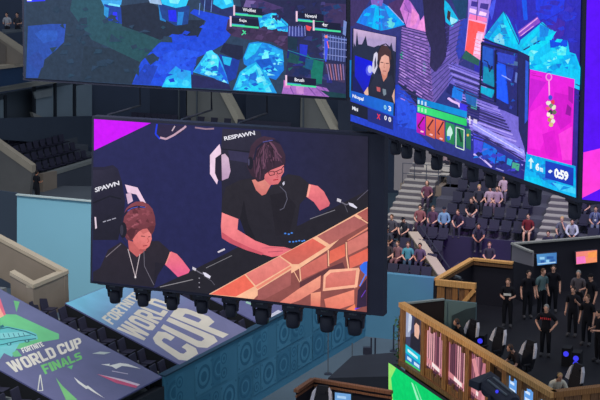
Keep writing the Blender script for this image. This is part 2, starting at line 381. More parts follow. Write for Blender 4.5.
S.poly([(309, 184), (311, 185), (308.5, 197), (306.5, 197)], (250, 165, 150))
S.poly([(263, 172), (270, 168), (279, 164), (284, 164.5), (284, 172), (281, 177), (281, 180), (278, 184), (270, 185), (265, 180)], (226, 126, 130), (208, 104, 110), (-.5, 1))
S.poly([(249, 155), (251, 146), (257, 139), (264, 136), (274, 138), (281, 145), (285.5, 155), (285.5, 164), (279, 167), (271, 170), (265, 174.5), (264, 180), (258, 182), (251, 175), (247, 166)], (66, 44, 62), (54, 36, 50), (0, 1))
S.strands((267, 141), [(253, 178), (260, 180), (265, 172), (272, 168), (280, 165), (284.5, 160)], ((84, 54, 76), (54, 36, 52), (100, 64, 86), (44, 30, 42), (72, 48, 66), (110, 72, 94)), 80, 1.0, .2, 5)
S.line([(254, 160), (257, 148), (264, 142), (274, 140), (280, 143)], 1.8, (36, 32, 56)); S.line([(263, 142), (273, 140)], .6, (96, 92, 170)); S.oval((250.5, 163), (3, 6.5), (30, 27, 40)); S.oval((249, 162), (1, 3.6), (70, 66, 96))
S.line([(268.5, 172), (274, 171), (274.8, 174.5), (270, 175.4), (268.5, 172)], .7, (70, 28, 40)); S.line([(274.5, 172), (277, 171)], .7, (70, 28, 40)); S.line([(277, 171), (282, 168.8), (282.5, 172.5), (278, 174), (277, 171)], .7, (70, 28, 40)); S.line([(282, 168.5), (285, 165)], .8, (70, 28, 40))
S.line([(276, 173), (278.5, 176.8), (276.5, 177.6)], .7, (186, 84, 92)); S.line([(273.5, 180), (278.5, 179.2)], 1, (170, 40, 56)); S.poly([(282.5, 183), (284.5, 181), (285, 184), (283.3, 185.5)], (200, 196, 214))
S.line([(280, 186), (286, 192), (287.5, 199), (284, 208), (280, 210)], .7, (96, 94, 112))
S.part('pictured_microphone')
for ax, ay in ((0, 0), (142.5, -68.5)):
    S.part('pictured_microphone' if ax == 0 else 'pictured_microphone#2')
    S.poly([(193, 266.5+ay*0), (196.5, 268.5), (196, 271), (192.5, 269)] if ax == 0 else [(337.5, 198), (341.5, 199.5), (341, 202.5), (337, 201)], (205, 200, 212))
    S.line([(196, 270), (201, 273), (204, 274)] if ax == 0 else [(341.5, 202), (346, 204.5), (349, 204)], 1.2, (110, 106, 120))
    S.poly([(203, 272), (206, 272.6), (211, 276), (210, 278.5), (205, 276)] if ax == 0 else [(348.5, 202.4), (353, 203.4), (357.5, 207.4), (356.6, 208.4), (350, 205.5)], (222, 218, 236))
    S.line([(206, 277), (212, 281), (215, 285)] if ax == 0 else [(345, 205), (348, 212)], .6, (90, 88, 100))
S.part('pictured_microphone')
for i in range(3): S.oval((199.5, 278+i*4.5), (.7, .7), (150, 146, 160), 6)
S.part('pictured_keyboard')
for x, y in ((285.5, 233.3), (289, 234), (292, 232.8), (290, 241.6), (293.5, 241.6), (296.5, 241.2), (299.5, 240.6), (302.5, 241), (304.5, 240.4)): S.oval((x, y), (1.2, .8), (72, 136, 230), 6)
S.part('pictured_brick_wall')
S.poly([(209, 294), (245, 274), (280, 255.5), (316, 236), (368, 207), (367, 312), (300, 304.4)], (140, 78, 74))
MORT = (246, 186, 150)
S.poly([(209, 294), (245, 274), (280, 255.5), (316, 236), (368, 207), (368, 212), (329, 249), (300, 268), (262, 291), (254, 299)], MORT)
def wc(c): return tuple(min(255, x*.86+t*.16) for x, t in zip(c, (250, 196, 170)))
for q, a, b in (([(211, 294), (245, 274.6), (255, 286), (236, 296.4)], (238, 92, 72), (226, 84, 70)), ([(246, 274), (279.5, 256.4), (291, 264.6), (256, 285.4)], (226, 122, 116), (214, 100, 98)), ([(280.5, 255.8), (313, 238.3), (326.5, 246.6), (299, 264), (292.5, 264)], (218, 84, 72), (190, 82, 74)), ([(317.5, 236.4), (354.5, 216), (367.5, 223.5), (330, 244.4)], (146, 72, 76), (170, 86, 84)), ([(357, 214), (368, 208), (368, 221.6)], (152, 64, 66), (160, 76, 72)),
                ([(256, 287), (291, 265.8), (292, 267.4), (258, 289)], (226, 124, 104), None), ([(258, 290), (291.5, 269.6), (291, 285), (266, 298.6), (258, 299.4)], (156, 78, 78), (136, 66, 68)), ([(301, 267.6), (327, 253), (327.5, 267.6), (301, 280)], (206, 98, 88), (178, 80, 76)), ([(330, 251), (345, 243.6), (345.6, 255.8), (329.5, 264)], (216, 82, 66), (226, 96, 74)),
                ([(347.5, 241.8), (368, 231), (368, 245.5), (348.5, 255)], (204, 104, 100), (190, 100, 92)), ([(347.5, 240), (368, 227), (368, 229), (348, 240.8)], (226, 128, 104), None), ([(349.5, 257), (368, 248), (368, 261), (350, 268.5)], (220, 84, 66), (210, 90, 76))):
    a, b = wc(a), wc(b) if b else None; S.poly(q, a, b, (0, 1) if b else None)
S.poly([(300, 282), (328, 268), (343, 262), (346, 270), (324, 275), (300, 290)], (96, 54, 60))
for q, a, b in (([(280, 302), (300, 288), (321.5, 275), (320.5, 287.5), (300, 300), (291, 303.4)], (236, 150, 124), (214, 110, 98)), ([(324, 275), (330, 269.5), (359, 267.6), (360, 270), (357.5, 287), (323, 291)], (244, 172, 142), (244, 172, 142)), ([(326, 277), (331, 272.5), (357, 270), (355.5, 284.5), (325.5, 288)], (216, 112, 104), (196, 92, 84)),
                ([(311, 293), (321, 291.5), (320.5, 306.4), (311, 305.4)], (236, 150, 120), (206, 96, 84)), ([(324.5, 299), (354.5, 289.5), (354.5, 304), (340, 308.6), (326, 307)], (238, 132, 108), (220, 106, 90)), ([(346, 309.4), (355, 304), (356, 310.6)], (240, 120, 80), None)):
    a, b = wc(a), wc(b) if b else None; S.poly(q, a, b, (0, 1) if b else None)
S.line([(300, 268), (301, 281)], 1.2, MORT); S.line([(328.5, 250), (329, 266)], 1.2, MORT); S.line([(346.5, 242), (347, 257), (349, 270)], 1.2, MORT); S.line([(321.5, 275), (321, 290)], .9, (120, 60, 62)); S.line([(357, 270), (355, 288)], .8, MORT)
S.line([(292, 267), (300, 282)], .8, MORT); S.line([(245, 274), (255.5, 286.5)], .9, MORT); S.line([(279.7, 255.7), (292, 265)], .9, MORT); S.line([(314.5, 237), (328, 246.5)], 1.1, MORT); S.line([(355.5, 215), (368, 223)], 1.1, MORT)
S.poly([(360, 266), (364, 262), (367.5, 261), (367, 276), (361, 270)], (52, 110, 235)); S.line([(360, 286), (366, 274)], 1.2, (80, 130, 240)); S.line([(355, 309), (362, 306)], 1.4, (120, 60, 235)); S.poly([(358, 290), (367, 278), (367, 306), (357, 308)], (52, 36, 62)); S.line([(361.5, 297), (366, 290)], .8, (110, 60, 190))
pic = S.build('picture', r, LED)
for k in ('pictured_chair', 'pictured_chair#2', 'pictured_player', 'pictured_player#2', 'pictured_microphone', 'pictured_microphone#2', 'pictured_keyboard', 'pictured_brick_wall'): S.build(k.split('#')[0], pic, LED, k)
# rods that carry it
rods = MB()
for t in (.03, .31, .52, .97):
    p = MO[3]+(MO[2]-MO[3])*t-MN*.18; rods = MB(); rods.tube([p-UP*.1, p-UP*.02-MN*.3, p-UP*.02-MN*2.1, V((p.x, p.y, 14.7))-MN*2.1], .03, 6); rods.build('hanging_rod', BLK, r)

# ---- upper left screen: aerial view of a blue village
AP = ond(180, 88, 40)
r = thing('video_screen', 'wide hanging video screen showing a blue night village with cyan roofs and five name tags', 'screen', onv(180, 88, AP, AV))
AC, AN, ADX, AO = screen_box(r, AP, AV, [(25, 78), (346, 98), (346, -60), (23, -60)], .8, .07)
S = Sheet(AP, AN); S.part('picture')
S.poly([(25, 78), (346, 98), (346, -60), (23, -60)], (40, 60, 86))
S.poly([(25, 78), (26, 0), (100, 0), (108, 30), (96, 60), (80, 81.4)], (38, 56, 78), (36, 52, 72), (0, 1))
S.poly([(72, 0), (110, 0), (140, 30), (146, 42), (138, 60), (110, 48), (92, 40), (70, 10)], (38, 78, 94), (36, 72, 84), (1, 1))
S.poly([(110, 30), (140, 32), (162, 40), (140, 62), (122, 56), (106, 42)], (34, 74, 84))
S.poly([(28, 26), (50, 24), (66, 24), (64, 42), (56, 50), (44, 60), (38, 78), (26, 78)], (34, 70, 150), (40, 76, 172), (1, 0))
S.blot((48, 36), (13, 8), (40, 84, 178), seed=3); S.blot((37, 60), (8, 10), (38, 68, 150), seed=5)
S.poly([(27, -2), (46, -2), (45, 1), (27, 2)], (40, 50, 240)); S.poly([(27, -2), (34, -2), (31, 1), (27, 1)], (210, 215, 255))
S.poly([(84, 46), (110, 48), (140, 62), (132, 84), (80, 81)], (34, 50, 68))
S.poly([(119, 6), (150, 2), (180, 20), (205, 20), (198, 37), (172, 34), (160, 40), (140, 32), (122, 26)], (30, 40, 60))
S.poly([(172, 34), (198, 37), (206, 21), (190, 13), (194, 9), (228, 17), (238, 22), (230, 36), (224, 44), (210, 52), (196, 58), (190, 87.8), (132, 84.2), (141, 62), (158, 44), (166, 39)], (26, 66, 205), (28, 74, 214), (0, 1))
S.poly([(150, 60), (180, 48), (200, 52), (190, 70), (160, 75)], (34, 82, 222)); S.poly([(132, 83.6), (145, 64), (158, 66), (150, 85)], (28, 60, 170))
for q, c in (([(158, 0), (163, 1), (166, 22), (160, 20)], (30, 120, 190)), ([(158, 1), (190, 6), (188, 24), (176, 26), (162, 18)], (26, 60, 130)), ([(168, 10), (176, 10), (177, 22), (169, 21)], (30, 40, 230)), ([(178, 12), (184, 12), (182, 25), (177, 25)], (32, 120, 200)), ([(148, -2), (160, -2), (162, 5), (150, 3)], (150, 180, 215)), ([(160, -4), (190, -4), (186, 6), (176, 8), (162, 4)], (40, 190, 240)), ([(168, -4), (182, -4), (178, 4), (170, 3)], (120, 225, 250)),
              ([(101, 0), (122, 0), (121, 5), (104, 6)], (60, 160, 225)), ([(104, 4), (121, 7), (122, 24), (106, 20)], (26, 60, 150)), ([(113, 12), (117, 12), (118, 23), (112, 20)], (40, 50, 240)), ([(104, 6), (109, 8), (108, 18), (104, 15)], (40, 140, 205)), ([(109, 3), (120, 5), (120, 7), (108, 5)], (110, 215, 250)),
              ([(200, 0), (216, 0), (236, 10), (240, 18), (228, 17), (204, 9)], (34, 44, 96)), ([(214, -4), (232, -4), (234, 6), (222, 9), (213, 4)], (30, 180, 232)), ([(222, -4), (230, -4), (232, 3), (226, 5)], (90, 220, 240))): S.poly(q, c)
for i, (x0, y0) in enumerate(((205, 0), (212, 0), (200, 3))): S.line([(x0, y0), (x0-1, y0+12)], .7, (100, 140, 210))
S.poly([(228, 19), (288, 30), (288, 52), (272, 42), (250, 40), (232, 36), (226, 30)], (64, 48, 84), (54, 40, 70), (1, 0))
S.poly([(240, 0), (346, 0), (346, 97.5), (282, 93.5), (288, 60), (288, 30), (244, 20)], (34, 36, 72), (40, 44, 84), (0, 1))
S.poly([(252, -4), (262, 0), (284, 8), (262, 12), (244, 6)], (66, 50, 100)); S.poly([(324, 3), (346, 4), (346, 28), (322, 24)], (58, 46, 88))
S.poly([(246, 0), (256, 1), (250, 8), (243, 8)], (110, 90, 150))
# roofs
def roof(pts, c1, c2, hi=()):
    S.poly(pts, c1, c2, (.3, 1))
    for h, c in hi: S.poly(h, c)
    S.shards(pts, 26, 3.2, ((24, 120, 215), (40, 190, 235), (80, 218, 242), (20, 90, 195), (30, 150, 225), (50, 205, 240), (130, 226, 240)), int(pts[0][0]), 1.8)
roof([(258, 17), (271, 13), (276, 13), (288, 24), (289, 32), (280, 31), (260, 28)], (30, 150, 225), (30, 190, 235), [([(272, 13), (276, 14), (270, 27), (261, 28)], (50, 215, 240)), ([(277, 16), (288, 26), (286, 31), (276, 26)], (28, 120, 210)), ([(268, 22), (274, 20), (275, 28), (266, 29)], (110, 230, 230))])
roof([(243, 58), (249, 43), (258, 41.5), (270, 44), (283, 50), (284, 70), (276, 80), (258, 74), (244, 64)], (24, 130, 214), (20, 110, 210), [([(244, 57), (250, 44), (262, 43), (255, 54), (246, 60)], (34, 186, 232)), ([(262, 54), (268, 50), (269, 58), (262, 62)], (110, 228, 240)), ([(268, 45), (283, 51), (284, 62), (276, 58)], (34, 160, 226)), ([(256, 60), (270, 58), (276, 72), (260, 72)], (18, 84, 190))])
roof([(233, 90), (240, 72), (248, 66), (256, 62), (268, 76), (277, 93.2)], (24, 170, 226), (30, 140, 215), [([(240, 76), (256, 64), (258, 68), (242, 84), (236, 88)], (60, 214, 240)), ([(256, 66), (260, 68), (272, 92), (264, 92)], (90, 210, 235)), ([(250, 74), (256, 72), (260, 90), (246, 90)], (24, 100, 200)), ([(240, 88), (262, 80), (266, 92), (236, 90)], (30, 196, 230))])
roof([(193, 72), (200, 62), (206, 53), (210, 50), (218, 55), (224, 66), (229, 84), (222, 83), (214, 78), (203, 75)], (40, 180, 230), (30, 120, 220), [([(206, 58), (218, 56), (220, 70), (212, 75), (200, 68)], (66, 220, 240)), ([(194, 71), (206, 60), (208, 64), (200, 74)], (30, 120, 220)), ([(219, 60), (228, 80), (223, 82), (218, 72)], (26, 90, 210)), ([(206, 52), (212, 50), (216, 55), (208, 58)], (70, 210, 240))])
S.poly([(219, 54), (240, 60), (236, 78), (229, 82)], (24, 54, 150)); S.poly([(222, 56), (232, 58), (230, 66), (224, 64)], (30, 170, 220)); S.poly([(190, 74), (212, 78), (229, 84), (231, 89.6), (190, 87.2)], (34, 36, 84))
S.poly([(162, 87), (168, 74), (176, 66), (180, 69), (191, 71), (191.5, 88)], (30, 140, 225), (34, 190, 240), (0, 1)); S.blot((182, 75), (6, 5), (40, 150, 225), seed=2); S.blot((172, 82), (8, 4), (50, 210, 245), seed=8); S.blot((186, 83), (5, 4), (60, 200, 240), seed=9)
S.poly([(224, 43), (243, 46), (243, 58), (238, 60), (220, 52)], (28, 34, 62))
S.shards([(288, 30), (346, 40), (345, 88), (288, 84)], 60, 4, ((30, 40, 90), (24, 60, 90), (44, 50, 110), (22, 34, 70), (28, 90, 90), (40, 44, 120), (60, 60, 110)), 21)
S.shards([(228, 19), (288, 30), (288, 52), (272, 42), (250, 40), (232, 36), (226, 30)], 30, 4, ((76, 56, 96), (50, 40, 70), (60, 46, 84), (44, 36, 66)), 22)
S.shards([(240, 0), (346, 0), (346, 30), (300, 28), (244, 16)], 40, 4, ((34, 40, 90), (50, 44, 90), (30, 60, 110), (40, 34, 76), (60, 56, 110)), 23)
S.shards([(142, 80), (141, 62), (166, 39), (206, 21), (228, 17), (224, 43), (206, 52), (190, 84)], 40, 4, ((26, 64, 200), (30, 72, 214), (24, 60, 198)), 24)
S.shards([(28, 4), (110, 4), (190, 24), (140, 84), (60, 80)], 36, 6, ((38, 60, 84), (36, 62, 84), (35, 56, 78)), 25)
# buildings on the right of the picture
S.poly([(288, 26), (304, 28), (304, 37), (288, 36)], (52, 60, 130)); 
for i in range(6): S.line([(290+i*3, 26), (289.5+i*3.2, 36)], .9, (120, 130, 200))
S.poly([(306, 25), (312, 27), (310, 31), (307, 30)], (225, 70, 80))
S.poly([(322, 33), (347, 38), (346, 62), (324, 59)], (54, 64, 116))
for i in range(8): S.line([(325+i*2.8, 34+i*.4), (324.5+i*2.8, 59+i*.4)], .7, (108, 124, 190))
for y in (40, 47, 54): S.line([(323, y), (347, y+3)], .7, (130, 140, 200))
S.poly([(325, 62), (346, 66), (345, 83), (333, 80), (326, 72)], (62, 50, 84))
for i in range(7): S.line([(327+i*2.7, 64), (330+i*2.4, 80)], .9, (170, 110, 130) if i % 2 else (120, 110, 170))
for q, c in (([(288, 50), (306, 54), (306, 62), (287, 58)], (26, 34, 110)), ([(300, 44), (308, 45), (307, 57), (300, 55)], (36, 50, 190)), ([(288, 36), (298, 38), (297, 50), (288, 48)], (24, 46, 66)), ([(310, 58), (324, 62), (322, 84), (312, 82)], (20, 110, 96)), ([(306, 58), (314, 60), (312, 70), (305, 68)], (24, 80, 120)), ([(290, 52), (300, 56), (298, 64), (288, 62)], (26, 72, 78)), ([(300, 66), (310, 70), (308, 76), (299, 74)], (24, 40, 84)), ([(328, 24), (338, 26), (338, 32), (328, 30)], (44, 44, 90)), ([(344, 20), (347, 22), (346, 36), (343, 34)], (110, 130, 190))): S.poly(q, c)
S.line([(288, 50), (312, 58), (326, 60)], .7, (30, 120, 140)); S.line([(324, 36), (336, 38), (347, 40)], 1, (120, 140, 210))
S.oval((326.5, 36.6), (1.4, 1.6), (235, 120, 110), 8); S.poly([(324.6, 38), (328.6, 39), (328, 50), (326.5, 62), (325.4, 61), (325, 50)], (60, 80, 230)); S.line([(327.5, 41), (329, 48)], .9, (230, 110, 120))
S.poly([(282, 93.4), (284, 85), (290, 86), (308, 84), (327, 88), (334, 97.2)], (164, 106, 190), (148, 96, 178), (1, 0))
for a in ((290, 86, 294, 94), (298, 86, 303, 94.6), (307, 85, 316, 95.4), (315, 86, 325, 96), (322, 87, 331, 96.6)): S.line([(a[0], a[1]), (a[2], a[3])], .9, (110, 70, 150))
S.poly([(296, 86), (304, 86), (304, 94), (297, 93.6)], (190, 130, 200)); S.poly([(284, 80), (292, 82), (290, 88), (284, 87)], (200, 110, 190))
S.poly([(320, 90), (346, 94), (346, 98), (330, 97)], (24, 60, 70)); S.line([(243, 30), (246, 34)], 1.2, (70, 210, 150)); S.line([(246, 31), (242, 35)], 1, (70, 210, 150))
for (x, y, w, t, barc) in ((234.5, 5, 28, 'Wolfiez', .9), (231, 16, 28, 'Saja', .9), (297, 11, 27, 'Noward', 1), (314, 20, 27, '4zr', .95), (286.5, 75, 30, 'Brush', .95)):
    sl = .09; S.part('name_tag'+t)
    S.poly([(x, y+1), (x+w, y+1+w*sl), (x+w, y+9.6+w*sl), (x, y+9.6)], (24, 26, 56))
    S.poly([(x-.9, y), (x+.9, y+.1), (x+.9, y+10.6), (x-.9, y+10.4)], (236, 200, 226))
    S.poly([(x+1, y+7.4), (x+w*.5, y+7.4+w*.5*sl), (x+w*.5, y+9.4+w*.5*sl), (x+1, y+9.4)], (60, 150, 215)); S.poly([(x+1, y+8.2), (x+w, y+8.2+w*sl), (x+w, y+10+w*sl), (x+1, y+10)], (70, 222, 160))
    l = len(t)*1.9; a = x+8.5; S.text(t, [(a, y+5.4+8*sl), (a+l, y+5.4+(8+l)*sl), (a+l, y+1.9+(8+l)*sl), (a, y+1.9+8*sl)], (240, 240, 250), .02)
S.part('picture')
S.poly([(24, -60), (346, -60), (346, -30), (24, -30)], (30, 50, 120)); S.poly([(60, -45), (140, -45), (130, -12), (70, -14)], (28, 90, 170)); S.poly([(200, -50), (260, -50), (250, -12), (210, -14)], (24, 130, 200))
pic = S.build('picture', r, LEDT)
for t in ('Wolfiez', 'Saja', 'Noward', '4zr', 'Brush'): S.build('name_tag', pic, LED, 'name_tag'+t)
for t in (.1, .5, .9):
    p = AO[3]+(AO[2]-AO[3])*t-AN*.4; rods = MB(); rods.tube([p-UP*.05, p+UP*2.5], .04, 6); rods.build('hanging_rod', BLK, r)
# ---- right screen: purple and blue fort, web camera inset, item poster and timer
BP = ond(350, 121, 37)
r = thing('video_screen', 'angled hanging video screen with webcam inset, magenta poster and timer over a blue fort', 'screen', BP)
BC, BN, BDX, BO = screen_box(r, BP, AB, [(350.5, 121), (576.5, 197.7), (582, -50), (350.5, -50)], .8, .09)
S = Sheet(BP, BN); S.part('picture')
S.poly([(350.5, 121), (470, 161.5), (480, -50), (350.5, -50)], (40, 50, 124), (48, 46, 110), (0, -1))
S.poly([(470, 161.5), (576.5, 197.7), (582, -50), (480, -50)], (44, 40, 190), (36, 36, 110), (0, 1))
S.poly([(405, -50), (582, -50), (582, -8), (405, -8)], (40, 46, 150)); S.poly([(351, -50), (400, -50), (400, -4), (351, -4)], (60, 44, 110))
S.poly([(350.5, 0), (370, 0), (360, 16), (354, 26), (350.5, 26)], (58, 44, 92)); S.poly([(396, 0), (404, 0), (402, 22), (398, 16), (388, 4)], (70, 44, 96))
S.poly([(350.5, 95), (400, 84), (420, 98), (419, 134), (436, 150), (350.5, 121)], (34, 64, 196), (36, 58, 176), (1, 0)); S.poly([(396, 100), (404, 92), (416, 108), (418, 130), (398, 126)], (40, 78, 216))
S.poly([(398, 84), (404, 80), (434, 103), (440, 112), (419, 108), (410, 96)], (32, 34, 72))
# cyan tent at the top
S.poly([(356.5, 22.5), (364, 10), (378, 0), (388, 6), (405, 24.7), (390, 29), (381, 30.7)], (40, 104, 214), (0, 150, 228), (0, 1))
for q, c in (([(376, 2), (380, 0), (378, 30), (372, 28)], (0, 176, 235)), ([(382, 6), (388, 6), (404, 24), (396, 26)], (0, 160, 240)), ([(380, 0), (384, 4), (392, 27), (383, 30)], (40, 110, 206)), ([(387, 19), (392, 17.5), (395, 24), (393, 28), (387, 27)], (90, 200, 210)), ([(362, 14), (370, 8), (366, 26), (359, 23)], (26, 116, 224)), ([(370, -4), (384, -4), (382, 6), (372, 6)], (120, 90, 180))): S.poly(q, c)
S.line([(379, 4), (380, 30)], .7, (40, 70, 150)); S.line([(388, 6), (404, 23)], .7, (160, 160, 220))
# pink spiked roof and the brick cube
S.poly([(400, 9), (405, -2), (410, 1), (419, 15), (420, 21), (426.5, 12), (427.5, 32.5), (406.5, 27)], (186, 108, 200), (208, 126, 206), (0, 1))
for q, c in (([(405, -2), (410, 1), (412, 14), (404, 10)], (160, 90, 186)), ([(412, 8), (419, 15), (416, 24), (410, 27)], (220, 130, 200)), ([(420, 21), (424, 18), (426, 31), (417, 29)], (230, 140, 212))): S.poly(q, c)
S.line([(404, 3), (409, 12), (406, 25)], .6, (120, 70, 150))
S.poly([(402, 27), (428, 33.5), (434, 104), (399, 81)], (134, 100, 178), (112, 84, 160), (0, 1)); S.poly([(428, 33.5), (465, 18), (462, 52), (455, 77), (434, 104)], (92, 78, 172), (104, 86, 164), (0, 1))
R = random.Random(4)
for i in range(17):
    y = 30+i*4.2; a, b = (402-.05*i*3, y-1+i*.0), (428+i*.35, y+6+i*.62); S.line([a, b], .55, (62, 52, 110))
    for k in range(3):
        t = R.random()*.85; x0, y0 = a[0]+(b[0]-a[0])*t, a[1]+(b[1]-a[1])*t; S.line([(x0, y0+1.4), (x0+4+R.random()*5, y0+2.6+R.random())], .9, R.choice(((166, 124, 206), (84, 68, 140), (150, 112, 190), (66, 56, 120))))
for i in range(26):
    t, u = R.random(), R.random(); x0 = 430+t*30; y0 = 36+u*58-t*(16-10*u); 
    if y0 < 102-(x0-434)*1.25: S.line([(x0, y0), (x0+2+R.random()*3, y0-2-R.random()*2)], .8, R.choice(((130, 108, 200), (70, 60, 130), (116, 94, 186))))
S.blot((402.5, 55), (2.6, 4), (50, 150, 130), seed=1); S.blot((424.5, 68), (2, 8), (110, 150, 176), seed=6)
S.poly([(422, -4), (446, -4), (445, 20), (448, 44), (446, 58), (441, 66), (436, 72), (431, 66), (432, 48), (427, 34), (425, 12)], (38, 32, 66), (46, 40, 84), (0, 1))
S.poly([(446, 24), (450, 22), (449, 44), (446, 46)], (50, 44, 96))
S.poly([(443, -2), (449, 4), (459, 20), (452, 27), (446, 22)], (20, 176, 222)); S.poly([(449, 16), (458, 20), (452, 26)], (150, 220, 235)); S.poly([(448, 10), (451, 12), (450, 22), (447, 18)], (60, 40, 50)); S.poly([(452, 0), (468, 0), (466, 18), (460, 20)], (24, 60, 100))
# red and white tower
S.poly([(469, -10), (493, -10), (488, 22), (481, 61), (465, 53), (468, 20)], (150, 120, 214))
for q, c in (([(469, 17), (487, 23), (485, 32), (481, 60), (465, 53)], (244, 160, 206)), ([(469, 20), (486, 24.5), (484, 32.5), (478, 31), (473, 56.5), (465, 53), (467.5, 36)], (255, 84, 86)), ([(477, 33), (483, 34), (480, 56), (473.5, 54)], (236, 190, 226)), ([(472, 1), (478, 2), (477.5, 7), (471, 6)], (60, 46, 140)), ([(481, 3), (489, 4), (488, 10), (480, 8)], (66, 50, 140)), ([(470, 8), (477, 10), (476, 14), (469.5, 12)], (230, 190, 240)), ([(480, 11), (487, 13), (486, 16), (479, 15)], (250, 200, 240)), ([(470, 14), (487, 18), (487, 22), (469, 19)], (250, 120, 180))): S.poly(q, c)
for i in range(5): S.line([(474, 38+i*4), (481, 41+i*3.6)], .6, (255, 120, 150))
S.line([(478, 0), (477, 20)], .8, (60, 40, 110)); S.poly([(466, 50), (480, 60), (479, 66), (462, 58)], (40, 90, 84)); S.poly([(461, 20), (468, 18), (465, 52), (459, 60), (456, 50)], (44, 60, 168)); S.poly([(489, 10), (493, 0), (498, 0), (492, 20)], (66, 80, 220))
S.poly([(498, -10), (516, -10), (518, 20), (504, 12), (492, 24)], (46, 36, 160)); S.poly([(522, 0), (527, 0), (528, 20), (524, 20)], (20, 80, 220)); S.poly([(536, -10), (566, -10), (564, 10), (546, 20), (536, 14)], (36, 52, 214)); S.blot((556, 30), (12, 12), (58, 36, 160), seed=4)
# planked floors
S.poly([(452, 62), (482, 74), (482, 104), (522, 116), (526, 162), (480, 146), (462, 112), (448, 86)], (100, 90, 190), (118, 104, 204), (0, 1))
for i in range(16):
    y = 64+i*5.4; S.line([(450+i*1.6, y), (484+i*2.8, y+13+i*.9)], R.uniform(.6, 1.5), R.choice(((60, 54, 128), (150, 134, 226), (72, 64, 140), (52, 46, 110))))
S.poly([(474, 121), (524, 150), (526, 156), (474, 128)], (150, 150, 238)); S.line([(474, 124), (524, 152)], .8, (200, 190, 250)); S.line([(473, 130), (524, 160)], 1.6, (40, 38, 96))
S.poly([(474, 132), (522, 160), (521, 178.6), (470, 161.5)], (40, 44, 130)); S.poly([(474, 133), (484, 139), (482, 152), (474, 156)], (70, 70, 210)); S.poly([(484, 142), (497, 149), (495, 164), (482, 154)], (20, 100, 214)); S.poly([(498, 152), (506, 156), (505, 163), (497, 160)], (24, 90, 210)); S.poly([(508, 158), (513, 160), (511, 166), (507, 164)], (30, 150, 200)); S.poly([(513, 162), (520, 164), (519, 171), (512, 168)], (70, 160, 130)); S.line([(474, 154), (482, 158), (492, 167)], 1.7, (200, 180, 240)); S.line([(496, 168), (504, 171)], .9, (150, 150, 220)); S.line([(497, 148), (496, 168)], 1, (30, 34, 90))
S.poly([(450, 83), (481, 97), (479, 122), (468, 118), (466, 104), (446, 92)], (30, 34, 100)); S.poly([(454, 86), (464, 90), (463, 100), (453, 96)], (24, 110, 210)); S.poly([(466, 91), (478, 96), (477, 106), (468, 102)], (30, 90, 160)); S.poly([(472, 98), (478, 100), (477, 110), (471, 108)], (60, 160, 150)); S.line([(449, 98), (453, 101), (460, 104), (461, 107)], 1.8, (214, 176, 236)); S.poly([(461, 103), (468, 105), (468, 112), (461, 110)], (60, 50, 220))
# blue house
S.poly([(482, 41), (520, 51), (524, 60), (521, 118), (481, 100), (478, 94)], (38, 38, 116), (34, 36, 100), (0, 1))
for q, c in (([(484, 46), (494, 49), (494, 74), (483, 70)], (30, 72, 170)), ([(485, 66), (494, 70), (495, 87), (484, 82)], (18, 124, 164)), ([(482, 86), (495, 90), (493, 98), (481, 92)], (10, 150, 190)), ([(499, 52), (516, 56), (515, 66), (499, 62)], (46, 60, 170)), ([(498, 62), (506, 65), (509, 104), (498, 98)], (26, 78, 226)), ([(507, 66), (514, 68), (512, 80), (507, 78)], (40, 50, 140)), ([(508, 60), (519, 62), (518, 66), (508, 64)], (70, 100, 150)), ([(516, 72), (518, 73), (517, 83), (515, 82)], (90, 110, 190))): S.poly(q, c)
for a in ([(483, 44), (481, 98)], [(497, 50), (496, 102)], [(482, 43), (521, 53)], [(481, 84), (497, 89)]): S.line(a, 1.3, (24, 24, 62))
S.line([(485, 60), (489, 62), (491, 72), (493, 66)], 1, (26, 30, 80)); S.line([(503, 75), (512, 80)], .9, (130, 150, 240))
S.poly([(484, 37), (504, 11), (509, 18), (519, 40), (520, 50), (504, 47)], (10, 160, 216), (0, 184, 232), (0, 1))
for q, c in (([(504, 12), (510, 20), (518, 44), (512, 44), (504, 22)], (0, 200, 236)), ([(494, 38), (500, 33), (504, 36), (505, 45), (495, 42)], (120, 200, 224)), ([(486, 36), (498, 20), (500, 24), (489, 39)], (20, 132, 214)), ([(499, 22), (503, 20), (508, 34), (503, 34)], (30, 130, 200))): S.poly(q, c)
S.line([(483, 39), (521, 52)], 1.6, (28, 30, 84)); S.line([(485, 36), (504, 11), (521, 48)], .7, (30, 60, 130))
S.poly([(519, 50), (531, 56), (531, 130), (527, 152), (520, 128)], (32, 34, 92)); S.poly([(527, 60), (530, 62), (529, 120), (526, 124)], (40, 80, 190)); S.line([(523, 92), (522, 140)], .8, (50, 60, 160))
# cyan rubble on the right
S.poly([(518, 50), (521, 40), (543, 22), (548, 27), (556, 32), (551, 42), (568, 40), (570, 52), (576, 54), (581, 68), (580, 90), (531, 70), (524, 60)], (10, 176, 226), (0, 190, 236), (1, 0))
for q, c in (([(521, 47), (542, 22), (540, 30), (524, 47)], (0, 200, 232)), ([(523, 52), (557, 31), (551, 41), (526, 58)], (0, 206, 236)), ([(530, 42), (537, 36), (539, 40), (528, 46)], (70, 190, 220)), ([(540, 24), (550, 28), (548, 36), (540, 38)], (20, 130, 220)), ([(550, 40), (568, 40), (568, 46), (558, 50), (551, 48)], (10, 70, 214)), ([(557, 48), (563, 46), (567, 48), (566, 56), (558, 56)], (90, 225, 232)), ([(526, 53), (534, 52), (534, 60), (527, 60)], (90, 215, 230)), ([(560, 56), (574, 54), (580, 70), (564, 66)], (0, 170, 232)), ([(540, 58), (556, 48), (560, 62), (546, 66)], (20, 200, 240))): S.poly(q, c)
